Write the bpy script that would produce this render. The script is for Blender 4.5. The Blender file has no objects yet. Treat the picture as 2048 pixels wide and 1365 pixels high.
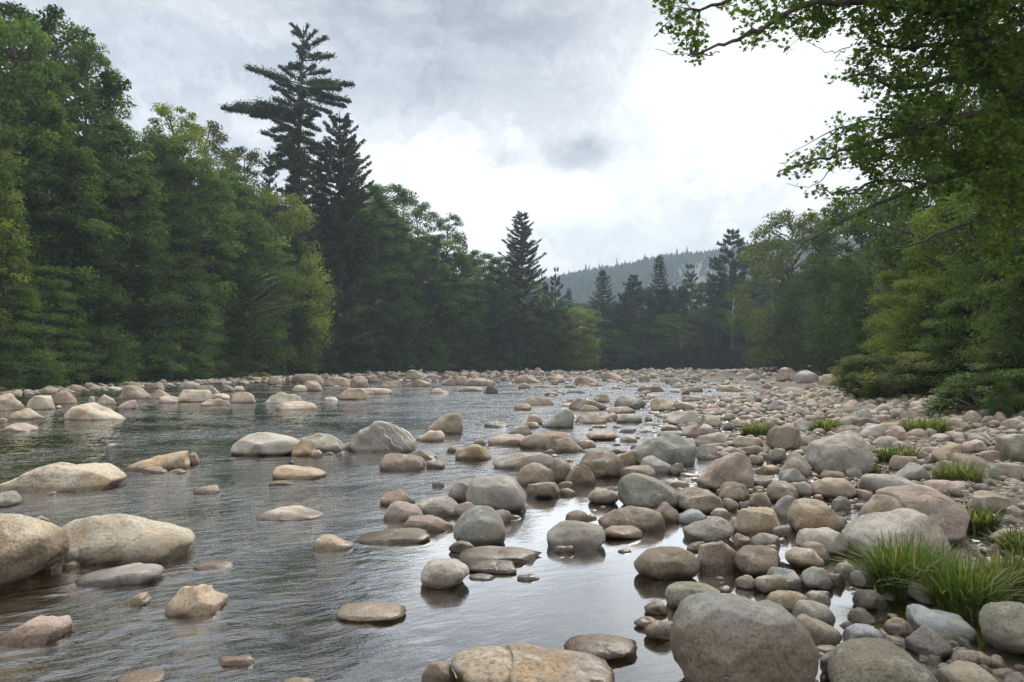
import bpy, bmesh, math, random
import numpy as np
from mathutils import Vector
R = math.radians
rng = np.random.default_rng(7)
random.seed(7)
sc = bpy.context.scene
col = bpy.data.collections.new('scene_objects'); sc.collection.children.link(col)

# ------------------------------------------------------------------ camera
CAMZ = 1.7
F = 1480.0                       # focal length in units of the photo's 2048 px width
PITCH = math.atan(44.5 / F)
cam_d = bpy.data.cameras.new('camera'); cam = bpy.data.objects.new('camera', cam_d)
col.objects.link(cam); sc.camera = cam
cam_d.sensor_width = 36; cam_d.lens = 36 * F / 2048
cam_d.clip_start = 0.05; cam_d.clip_end = 6000
cam.location = (0, 0, CAMZ); cam.rotation_euler = (math.pi / 2 + PITCH, 0, 0)
cp, sp_ = math.cos(PITCH), math.sin(PITCH)

def ray(px, py):                 # photo pixel -> direction with y = 1
    a = (px - 1024) / F; b = (682.5 - py) / F
    y = cp - b * sp_; z = sp_ + b * cp
    return a / y, z / y
def at(px, py, D):               # the point seen at a pixel at distance D
    x, z = ray(px, py)
    return np.array([x * D, D, CAMZ + z * D])
def proj(P):
    d = P - np.array([0, 0, CAMZ])
    fy = d[:, 1] * cp + d[:, 2] * sp_
    fz = -d[:, 1] * sp_ + d[:, 2] * cp
    return 1024 + F * d[:, 0] / fy, 682.5 - F * fz / fy

# ------------------------------------------------------------------ helpers
def tag(o, label=None, cat=None, group=None, kind=None):
    if label: o['label'] = label
    if cat: o['category'] = cat
    if group: o['group'] = group
    if kind: o['kind'] = kind
    return o
def link(name, me, parent=None):
    o = bpy.data.objects.new(name, me); col.objects.link(o)
    if parent: o.parent = parent
    return o
def empty(name, loc):
    o = bpy.data.objects.new(name, None); col.objects.link(o); o.location = loc
    o.empty_display_size = .3
    return o
def mesh_np(name, V, Fc, mat, smooth=False, tint=None):
    """V n x 3, Fc m x k (k = 3 or 4)"""
    me = bpy.data.meshes.new(name)
    V = np.asarray(V, np.float32); Fc = np.asarray(Fc, np.int32)
    m, k = Fc.shape
    me.vertices.add(len(V)); me.vertices.foreach_set('co', V.ravel())
    me.loops.add(m * k); me.loops.foreach_set('vertex_index', Fc.ravel())
    me.polygons.add(m); me.polygons.foreach_set('loop_start', np.arange(m, dtype=np.int32) * k)
    me.polygons.foreach_set('loop_total', np.full(m, k, np.int32))
    me.polygons.foreach_set('use_smooth', np.full(m, smooth))
    me.update(calc_edges=True)
    if tint is not None:
        at_ = me.attributes.new('tint', 'FLOAT_COLOR', 'POINT')
        t = np.asarray(tint, np.float32)
        if t.ndim == 1: t = np.stack([t, t, t], 1)
        t = np.concatenate([t, np.ones((len(t), 1), np.float32)], 1)
        at_.data.foreach_set('color', t.ravel())
    me.materials.append(mat)
    return me
def sstep(a, b, x):
    t = np.clip((x - a) / (b - a), 0, 1); return t * t * (3 - 2 * t)
class Noise:                     # smooth noise as sums of sines in random directions
    def __init__(s, seed, n=7):
        r = np.random.default_rng(seed)
        d = r.normal(size=(n, 3)); d /= np.linalg.norm(d, axis=1)[:, None]
        s.k = d * r.uniform(.7, 1.5, (n, 1)); s.p = r.uniform(0, 6.28, n); s.n = n
    def __call__(s, P):
        return np.sin(P @ s.k.T + s.p).sum(1) / math.sqrt(s.n)

# ------------------------------------------------------------------ terrain
def XL(y): return np.interp(y, [0, 44, 75, 100, 111, 121, 130, 140, 148, 150], [-30, -30, -29, -28, -23.5, -18, -11, -2.3, 13, 14.5])
def XR(y): return np.interp(y, [0, 10, 17.6, 23, 34.5, 60, 90, 165], [9, 10.5, 12.2, 13.8, 17, 28, 42, 52])
def XB(y): return np.interp(y, [0, 4.4, 6.3, 11.3, 20.6, 35, 60, 100, 165], [1.4, .95, 2.0, 2.9, 6, 10.5, 16, 10, 0])
tn1, tn2, tn3 = Noise(1), Noise(2), Noise(3)
def terrain(x, y):
    x = np.asarray(x, float); y = np.asarray(y, float)
    P = np.stack([x, y, x * 0], -1).reshape(-1, 3)
    n1 = tn1(P * .25).reshape(x.shape); n2 = tn2(P * 1.6).reshape(x.shape); n3 = tn3(P * 5).reshape(x.shape)
    dl = np.where(y < 149, XL(y) - x, -99); dl = np.minimum(dl, np.where(y > 100, 149 - y + 6, 999))
    dr = x - XR(y); df = y - 165
    land = np.maximum(np.maximum(dl, dr), df)
    xb = XB(y)
    bar = sstep(0, 1, (x - xb) / np.maximum(XR(y) - xb, 1))
    chan = -.10 - .30 * sstep(0, 5, xb - x)
    farlift = .16 * sstep(45, 95, y)
    z = np.where(x > xb, -.07 + .28 * bar * sstep(4, 14, y) + .02, chan + farlift) + .035 * n2 + .012 * n3 + .02 * n1
    edge = 1.0 * sstep(-3, 2.5, land) * (land > -3)
    up = np.maximum(land, 0)
    z = z + edge * (.45 + .2 * n1) + .05 * np.minimum(up, 60) + .06 * np.maximum(up - 60, 0)
    # keep the hill side low in view of the valley, and the ground falling flat behind the camera
    return z
# ------------------------------------------------------------------ materials
def newmat(name):
    m = bpy.data.materials.new(name); m.use_nodes = True
    nt = m.node_tree; nt.nodes.clear()
    return m, nt
class NT:
    def __init__(s, nt): s.nt = nt
    def n(s, t, **kw):
        nd = s.nt.nodes.new(t)
        ins = kw.pop('i', {})
        for k, v in kw.items(): setattr(nd, k, v)
        for k, v in ins.items():
            if isinstance(v, bpy.types.NodeSocket): s.nt.links.new(v, nd.inputs[k])
            else: nd.inputs[k].default_value = v
        return nd
    def math(s, op, a, b=None, c=None, clamp=False):
        nd = s.nt.nodes.new('ShaderNodeMath'); nd.operation = op; nd.use_clamp = clamp
        for k, v in enumerate((a, b, c)):
            if v is None: continue
            if isinstance(v, bpy.types.NodeSocket): s.nt.links.new(v, nd.inputs[k])
            else: nd.inputs[k].default_value = v
        return nd.outputs[0]
    def vmath(s, op, a, b=None, out=0):
        nd = s.nt.nodes.new('ShaderNodeVectorMath'); nd.operation = op
        for k, v in enumerate((a, b)):
            if v is None: continue
            if isinstance(v, bpy.types.NodeSocket): s.nt.links.new(v, nd.inputs[k])
            else: nd.inputs[k].default_value = v
        return nd.outputs[out]
    def ramp(s, f, lo, hi, a=0., b=1.):
        nd = s.n('ShaderNodeMapRange', clamp=True, i={'Value': f, 'From Min': lo, 'From Max': hi, 'To Min': a, 'To Max': b})
        nd.interpolation_type = 'SMOOTHSTEP'
        return nd.outputs[0]
    def mix(s, f, a, b, mode='MIX'):
        nd = s.nt.nodes.new('ShaderNodeMix'); nd.data_type = 'RGBA'; nd.blend_type = mode
        for k, v in ((0, f), (6, a), (7, b)):
            if isinstance(v, bpy.types.NodeSocket): s.nt.links.new(v, nd.inputs[k])
            elif k == 0: nd.inputs[k].default_value = v
            else: nd.inputs[k].default_value = (*v, 1)[:4]
        return nd.outputs[2]
    def noise(s, vec, scale, detail=4, rough=.55, dist=0, out=0):
        return s.n('ShaderNodeTexNoise', i={'Vector': vec, 'Scale': scale, 'Detail': detail, 'Roughness': rough, 'Distortion': dist}).outputs[out]
    def link(s, a, b): s.nt.links.new(a, b)

def rock_mat(name, src, veins=False, coarse=1.0, stain=.5, low=0.):
    m, nt = newmat(name); g = NT(nt)
    tc = g.n('ShaderNodeTexCoord').outputs['Object']
    oi = g.n('ShaderNodeObjectInfo')
    if src == 'object':
        base = oi.outputs['Color']
        off = g.vmath('SCALE', g.n('ShaderNodeCombineXYZ', i={0: 17.3, 1: 5.1, 2: 9.7}).outputs[0])
        g.link(oi.outputs['Random'], off.node.inputs['Scale'])
        vec = g.vmath('ADD', tc, off)
    else:
        base = g.n('ShaderNodeAttribute', attribute_name='tint').outputs['Color']
        vec = tc
    geo = g.n('ShaderNodeNewGeometry')
    big = g.noise(vec, 1.7, 5, .6, .4)
    mid = g.noise(vec, 9, 6, .65, .3)
    fine = g.noise(vec, 60 * coarse, 5, .7)
    spk = g.n('ShaderNodeTexVoronoi', i={'Vector': vec, 'Scale': 95 * coarse}).outputs['Distance']
    base = g.mix(.22, base, (.29, .275, .25))
    c = g.mix(g.ramp(big, .42, .60, 0, .75), base, (.62, .57, .50), 'MULTIPLY')
    c = g.mix(g.ramp(g.noise(vec, 2.6, 4, .6, .8), .5, .68, 0, stain), c, g.mix(1.0, base, (.98, .80, .58), 'MULTIPLY'))
    c = g.mix(g.ramp(g.noise(vec, 4.1, 6, .7, .2), .53, .66, 0, .7), c, g.mix(.6, base, (.42, .42, .36)))
    c = g.mix(g.ramp(mid, .35, .7, 0, .6), c, g.mix(1.0, c, (1.30, 1.30, 1.32), 'MULTIPLY'))
    c = g.mix(g.math('MULTIPLY', g.ramp(fine, .53, .36, 0, .85), g.math('ADD', .45, g.math('MULTIPLY', oi.outputs['Random'], .55))), c, g.mix(1.0, c, (.38, .35, .32), 'MULTIPLY'))
    c = g.mix(g.ramp(spk, .34, .14, 0, .55), c, g.mix(1.0, c, (1.6, 1.55, 1.5), 'MULTIPLY'))
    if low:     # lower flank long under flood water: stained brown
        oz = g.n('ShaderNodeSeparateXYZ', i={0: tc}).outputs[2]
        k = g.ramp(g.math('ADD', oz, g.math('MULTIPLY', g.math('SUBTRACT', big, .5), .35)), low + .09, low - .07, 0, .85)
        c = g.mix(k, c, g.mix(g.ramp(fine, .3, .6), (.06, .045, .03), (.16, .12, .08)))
    # dark pits and lichen
    pit = g.noise(vec, 14, 3, .5, 1.2)
    c = g.mix(g.ramp(pit, .67, .74, 0, .6), c, (.07, .06, .045))
    if veins:
        w = g.n('ShaderNodeTexWave', wave_type='BANDS', bands_direction='DIAGONAL', i={'Vector': vec, 'Scale': 2.6, 'Distortion': 7, 'Detail': 5, 'Detail Scale': 1.2}).outputs['Fac']
        x = g.n('ShaderNodeSeparateXYZ', i={0: tc}).outputs[0]
        c = g.mix(g.math('MULTIPLY', g.ramp(w, .965, .995, 0, .8), g.ramp(x, -.1, .2)), c, (.75, .74, .72))
    # wet rim just above the water
    z = g.n('ShaderNodeSeparateXYZ', i={0: geo.outputs['Position']}).outputs[2]
    zz = g.math('ADD', z, g.math('MULTIPLY', g.math('SUBTRACT', g.noise(vec, 5, 3), .5), .05))
    wet = g.ramp(zz, .095, .035)
    c = g.mix(g.math('MULTIPLY', wet, .85), c, g.mix(1.0, c, (.36, .32, .27), 'MULTIPLY'))
    rough = g.math('SUBTRACT', .82, g.math('MULTIPLY', wet, .5))
    h = g.math('ADD', g.math('MULTIPLY', mid, .55), g.math('MULTIPLY', fine, .13))
    h = g.math('ADD', h, g.math('MULTIPLY', g.ramp(pit, .62, .76), -.25))
    bmp = g.n('ShaderNodeBump', i={'Strength': .75, 'Distance': .028, 'Height': h})
    p = g.n('ShaderNodeBsdfPrincipled', i={'Base Color': c, 'Roughness': rough, 'Normal': bmp.outputs[0]})
    p.inputs['Specular IOR Level'].default_value = .35
    g.link(p.outputs[0], g.n('ShaderNodeOutputMaterial').inputs[0])
    return m
M_rock = rock_mat('weathered_rock', 'object')
M_rough = rock_mat('rough_rock', 'object', coarse=.55, stain=.9)
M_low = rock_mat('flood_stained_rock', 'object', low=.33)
M_vein = rock_mat('veined_rock', 'object', veins=True, stain=.15)
M_cob = rock_mat('cobble_rock', 'attr')

def terrain_mat():
    m, nt = newmat('river_ground'); g = NT(nt)
    pos = g.n('ShaderNodeNewGeometry').outputs['Position']
    z = g.n('ShaderNodeSeparateXYZ', i={0: pos}).outputs[2]
    v = g.n('ShaderNodeTexVoronoi', i={'Vector': pos, 'Scale': 6.5, 'Randomness': 1})
    hue = g.n('ShaderNodeSeparateColor', i={0: v.outputs['Color']}).outputs[0]
    n = g.noise(pos, 2.2, 6, .6, .5)
    c = g.mix(hue, (.09, .06, .03), (.20, .14, .08))
    c = g.mix(g.ramp(n, .45, .65), c, (.05, .042, .02))
    c = g.mix(g.ramp(v.outputs['Distance'], .08, .6), c, g.mix(1.0, c, (.5, .5, .5), 'MULTIPLY'))
    soil = g.mix(g.ramp(g.noise(pos, .8, 5), .4, .6), (.03, .035, .014), (.055, .045, .025))
    c = g.mix(g.ramp(z, .35, .8), c, soil)
    bmp = g.n('ShaderNodeBump', i={'Strength': .7, 'Distance': .05, 'Height': g.math('ADD', g.math('MULTIPLY', v.outputs['Distance'], -1.2), n)})
    p = g.n('ShaderNodeBsdfPrincipled', i={'Base Color': c, 'Roughness': .85, 'Normal': bmp.outputs[0]})
    g.link(p.outputs[0], g.n('ShaderNodeOutputMaterial').inputs[0])
    return m
M_ground = terrain_mat()

def water_mat():
    m, nt = newmat('river_water'); g = NT(nt)
    pos = g.n('ShaderNodeNewGeometry').outputs['Position']
    s = g.n('ShaderNodeSeparateXYZ', i={0: pos}); X, Y = s.outputs[0], s.outputs[1]
    # calm pool in front of the cobble bar, riffles elsewhere
    dx = g.math('DIVIDE', g.math('SUBTRACT', X, .9), 2.1); dy = g.math('DIVIDE', g.math('SUBTRACT', Y, 6.4), 3.4)
    rr = g.math('SQRT', g.math('ADD', g.math('MULTIPLY', dx, dx), g.math('MULTIPLY', dy, dy)))
    calm = g.ramp(g.math('ADD', rr, g.math('MULTIPLY', g.math('SUBTRACT', g.noise(pos, .9, 3), .5), .9)), .75, 1.5)
    patch = g.ramp(g.noise(pos, .35, 3, .5, .6), .40, .62, .45, 1.15)
    rot = g.n('ShaderNodeMapping', i={'Vector': pos, 'Rotation': (0, 0, R(-28)), 'Scale': (1, 1, 1)}).outputs[0]
    st = g.n('ShaderNodeMapping', i={'Vector': rot, 'Scale': (.55, 1.25, 1)}).outputs[0]
    a = g.noise(st, 3.4, 3, .5, .4)
    b = g.noise(st, 11, 4, .6, .6)
    d = g.noise(rot, 38, 3, .6, .3)
    farz = g.ramp(Y, 12, 50, 1, 2.6)
    h = g.math('ADD', g.math('MULTIPLY', a, .030), g.math('ADD', g.math('MULTIPLY', b, .0140), g.math('MULTIPLY', d, .0034)))
    h = g.math('MULTIPLY', h, g.math('MULTIPLY', patch, g.math('ADD', .20, g.math('MULTIPLY', calm, 1.9))))
    h = g.math('MULTIPLY', h, farz)
    h = g.math('MULTIPLY', h, .55)
    bmp = g.n('ShaderNodeBump', i={'Strength': 1.0, 'Distance': 1.0, 'Height': h})
    fr = g.n('ShaderNodeFresnel', i={'IOR': 1.38, 'Normal': bmp.outputs[0]}).outputs[0]
    gl = g.n('ShaderNodeBsdfGlossy', i={'Color': (1, 1, 1, 1), 'Roughness': .06, 'Normal': bmp.outputs[0]})
    tr = g.n('ShaderNodeBsdfTransparent', i={'Color': (.78, .66, .43, 1)})
    mx = g.n('ShaderNodeMixShader', i={0: g.math('MULTIPLY', fr, 3.2, clamp=True)})
    g.link(tr.outputs[0], mx.inputs[1]); g.link(gl.outputs[0], mx.inputs[2])
    # white flecks on the riffles: broken water plus sky glints painted in
    fn = g.noise(st, 7.5, 6, .75, 1.2)
    zone = g.math('MULTIPLY', g.ramp(Y, 9, 17), g.math('MULTIPLY', g.ramp(g.noise(pos, .28, 3), .45, .6), g.ramp(g.math('SUBTRACT', X, g.math('MULTIPLY', Y, -.28)), -1.5, 2.5)))
    ff = g.math('MULTIPLY', g.math('MULTIPLY', g.ramp(fn, .57, .70), zone), .75)
    foam_glints = g.n('ShaderNodeBsdfDiffuse', i={'Color': (.72, .74, .74, 1), 'Normal': bmp.outputs[0]})
    m2 = g.n('ShaderNodeMixShader', i={0: ff}); g.link(mx.outputs[0], m2.inputs[1]); g.link(foam_glints.outputs[0], m2.inputs[2])
    g.link(m2.outputs[0], g.n('ShaderNodeOutputMaterial').inputs[0])
    return m
M_water = water_mat()

def leaf_mat(name, transl=.35, var=.5, straw=False):
    m, nt = newmat(name); g = NT(nt)
    oc = g.n('ShaderNodeObjectInfo').outputs['Color']
    t = g.n('ShaderNodeAttribute', attribute_name='tint').outputs['Fac']
    k = g.math('ADD', 1 - var, g.math('MULTIPLY', t, 2 * var))
    c = g.mix(1.0, oc, g.n('ShaderNodeCombineColor', i={0: k, 1: k, 2: k}).outputs[0], 'MULTIPLY')
    c = g.mix(g.ramp(t, .6, 1, 0, .5), c, g.mix(1.0, c, (1.5, 1.15, .7), 'MULTIPLY'))
    if straw: c = g.mix(g.ramp(t, .93, .97), c, (.34, .28, .13))
    d = g.n('ShaderNodeBsdfPrincipled', i={'Base Color': c, 'Roughness': .6})
    d.inputs['Specular IOR Level'].default_value = .10
    tl = g.n('ShaderNodeBsdfTranslucent', i={'Color': g.mix(1.0, c, (1.15, 1.3, .6), 'MULTIPLY')})
    mx = g.n('ShaderNodeMixShader', i={0: transl})
    g.link(d.outputs[0], mx.inputs[1]); g.link(tl.outputs[0], mx.inputs[2])
    g.link(mx.outputs[0], g.n('ShaderNodeOutputMaterial').inputs[0])
    return m
M_leaf = leaf_mat('broad_leaves', .45)
M_needle = leaf_mat('needles', .25, .4)
M_grass = leaf_mat('grass_blades', .4, .45, True)

def bark_mat(name, c1, c2, sc_=9):
    m, nt = newmat(name); g = NT(nt)
    tc = g.n('ShaderNodeTexCoord').outputs['Object']
    st = g.n('ShaderNodeMapping', i={'Vector': tc, 'Scale': (1, 1, .25)}).outputs[0]
    n = g.noise(st, sc_, 6, .65)
    c = g.mix(g.ramp(n, .4, .6), c1, c2)
    b = g.n('ShaderNodeBump', i={'Strength': .8, 'Distance': .03, 'Height': n})
    p = g.n('ShaderNodeBsdfPrincipled', i={'Base Color': c, 'Roughness': .85, 'Normal': b.outputs[0]})
    g.link(p.outputs[0], g.n('ShaderNodeOutputMaterial').inputs[0])
    return m
M_bark = bark_mat('brown_bark', (.045, .035, .025), (.10, .085, .065))
M_birch = bark_mat('pale_bark', (.30, .28, .24), (.50, .48, .44), 5)
def hill_mat():
    m, nt = newmat('wooded_hill'); g = NT(nt)
    pos = g.n('ShaderNodeNewGeometry').outputs['Position']
    n = g.noise(pos, .05, 6, .6)
    p = g.n('ShaderNodeBsdfPrincipled', i={'Base Color': g.mix(g.ramp(n, .4, .6), (.02, .035, .015), (.045, .07, .025)), 'Roughness': .9})
    g.link(p.outputs[0], g.n('ShaderNodeOutputMaterial').inputs[0])
    return m
M_hill = hill_mat()

# ------------------------------------------------------------------ world: overcast sky with broken cloud
SUN_AZ, SUN_EL = 24, 42        # degrees right of the view direction, above the horizon
def world():
    w = bpy.data.worlds.new('World'); sc.world = w; w.use_nodes = True
    nt = w.node_tree; nt.nodes.clear(); g = NT(nt)
    d = g.n('ShaderNodeTexCoord').outputs['Generated']
    sky = g.n('ShaderNodeTexSky', sky_type='NISHITA', sun_disc=False, sun_elevation=R(SUN_EL), sun_rotation=R(SUN_AZ))
    def dirv(px, py):
        x, z = ray(px, py); v = Vector((x, 1, z)).normalized(); return v
    warp = g.n('ShaderNodeTexNoise', i={'Vector': d, 'Scale': 5.0, 'Detail': 6, 'Roughness': .6}).outputs['Color']
    wv = g.vmath('SUBTRACT', warp, (.5, .5, .5))
    def blob(px, py, rx, ry, soft=1.0, wamp=.20, lo=1.0, hi=.35):
        c = dirv(px, py)
        wp = g.vmath('SCALE', wv); wp.node.inputs['Scale'].default_value = wamp
        q = g.vmath('SUBTRACT', g.vmath('ADD', d, wp), tuple(c))
        kx, kz = F / rx, F / ry
        q = g.vmath('MULTIPLY', q, (kx, kx * .5, kz))
        return g.ramp(g.vmath('LENGTH', q, None, 1), lo, hi)
    zc = g.n('ShaderNodeSeparateXYZ', i={0: d}).outputs[2]
    big = g.noise(g.n('ShaderNodeMapping', i={'Vector': d, 'Scale': (1, 1, 2.6)}).outputs[0], 3.2, 7, .55, .3)
    fine = g.noise(g.n('ShaderNodeMapping', i={'Vector': d, 'Scale': (1, 1, 2.2)}).outputs[0], 9, 6, .6, .2)
    c = g.mix(g.ramp(big, .35, .68), (.52, .56, .61), (.74, .77, .80))                    # thin pale overcast
    c = g.mix(g.math('MULTIPLY', blob(1640, 190, 720, 420, wamp=.22, lo=1.15, hi=.1), .95), c, (.93, .955, .955))     # bright break
    c = g.mix(g.math('MULTIPLY', blob(900, 420, 420, 200, wamp=.2, lo=1.15, hi=.15), .9), c, (1.0, 1.0, .99))
    dk = g.math('MULTIPLY', blob(920, -20, 560, 270, wamp=.16, lo=1.08, hi=.3), .95)
    c = g.mix(dk, c, g.mix(g.ramp(fine, .38, .64), (.29, .325, .38), (.46, .495, .54)))  # heavy grey cloud
    c = g.mix(g.math('MULTIPLY', blob(300, 130, 520, 90, wamp=.3, lo=1.1, hi=.3), .45), c, (.47, .51, .57))
    c = g.mix(g.math('MULTIPLY', blob(430, 60, 200, 40, wamp=.2, lo=1.1, hi=.2), .6), c, (.72, .75, .77))
    c = g.mix(g.math('MULTIPLY', blob(1160, 290, 112, 54, wamp=.13, lo=1.0, hi=.1), .92), c, g.mix(g.ramp(fine, .35, .6), (.27, .30, .35), (.42, .455, .50)))
    c = g.mix(g.math('MULTIPLY', blob(1013, 317, 48, 28, wamp=.04, lo=1.0, hi=.2), .65), c, (.52, .56, .61))
    c = g.mix(g.math('MULTIPLY', blob(1220, 490, 260, 60, wamp=.12, lo=1.1, hi=.3), .6), c, (.60, .65, .69))
    c = g.mix(g.math('MULTIPLY', blob(1400, 400, 260, 50, wamp=.12, lo=1.1, hi=.3), .5), c, g.mix(g.ramp(fine, .4, .6), (.70, .72, .74), (.95, .96, .96)))
    # soft billows through the whole layer
    bil = g.noise(g.n('ShaderNodeMapping', i={'Vector': g.vmath('ADD', d, wv), 'Scale': (1, 1, 2.4)}).outputs[0], 4.5, 7, .6, .5)
    c = g.mix(1.0, c, g.mix(g.ramp(bil, .34, .66), (.86, .87, .885), (1.07, 1.065, 1.06)), 'MULTIPLY')
    # overhead and behind: evenly bright overcast
    up = g.ramp(zc, .46, .80)
    c = g.mix(up, c, (1.65, 1.68, 1.72))
    sx = g.n('ShaderNodeSeparateXYZ', i={0: d}).outputs[1]
    c = g.mix(g.ramp(sx, .1, -.4), c, (.92, .94, .97))
    c10 = g.vmath('SCALE', c); c10.node.inputs['Scale'].default_value = 10.0
    mixed = g.mix(.94, sky.outputs[0], c10)
    bg = g.n('ShaderNodeBackground', i={'Color': mixed, 'Strength': .1})
    g.link(bg.outputs[0], g.n('ShaderNodeOutputWorld').inputs[0])
world()
sd = bpy.data.lights.new('sun', 'SUN'); so = bpy.data.objects.new('sun', sd); col.objects.link(so)
sd.energy = 2.5; sd.angle = R(16); sd.color = (1, .95, .87)
az, el = R(SUN_AZ), R(SUN_EL)
so.rotation_euler = Vector((-math.sin(az) * math.cos(el), -math.cos(az) * math.cos(el), -math.sin(el))).to_track_quat('-Z', 'Y').to_euler()
so.location = (0, 0, 60)
# ------------------------------------------------------------------ rocks
COLS = dict(c=(.52, .44, .345), t=(.37, .30, .22), o=(.40, .305, .195), p=(.385, .295, .24), g=(.28, .265, .235), G=(.225, .232, .198),
            b=(.235, .18, .13), B=(.10, .08, .062), w=(.58, .55, .50), k=(.315, .335, .335), s=(.40, .375, .32), r=(.25, .165, .115),
            m=(.25, .235, .17), O=(.47, .395, .29))
CNAME = dict(c='cream', t='tan', o='ochre', p='pinkish', g='grey', G='greenish grey', b='brown', B='dark brown', w='chalky white', k='bluish grey',
             s='pale grey', r='reddish brown', m='olive grey', O='yellowish')
SHP = dict(
    d=[(0, .10), (.07, .5), (.2, .82), (.4, .98), (.6, 1), (.78, .87), (.93, .5), (1, .10)],
    f=[(0, .3), (.05, .68), (.2, .93), (.5, 1), (.8, .93), (.95, .68), (1, .3)],
    L=[(0, .2), (.07, .68), (.24, 1), (.45, .9), (.7, .6), (.9, .32), (1, .1)],
    R=[(0, .1), (.1, .32), (.3, .6), (.55, .9), (.76, 1), (.93, .68), (1, .2)],
    a=[(0, .25), (.13, .7), (.33, .95), (.5, 1), (.63, .83), (.86, .6), (1, .15)],
    e=[(0, .42), (.05, .68), (.22, .93), (.5, 1), (.77, .93), (.95, .68), (1, .42)],
    l=[(0, .36), (.14, .7), (.38, 1), (.65, .95), (.87, .68), (1, .38)],
    x=[(0, .45), (.04, .8), (.16, .97), (.5, 1), (.85, .96), (.97, .78), (1, .42)])
SNAME = dict(d='domed', f='flat', L='sloping', R='sloping', a='angular', e='rounded', l='lens-shaped', x='blocky')
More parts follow.
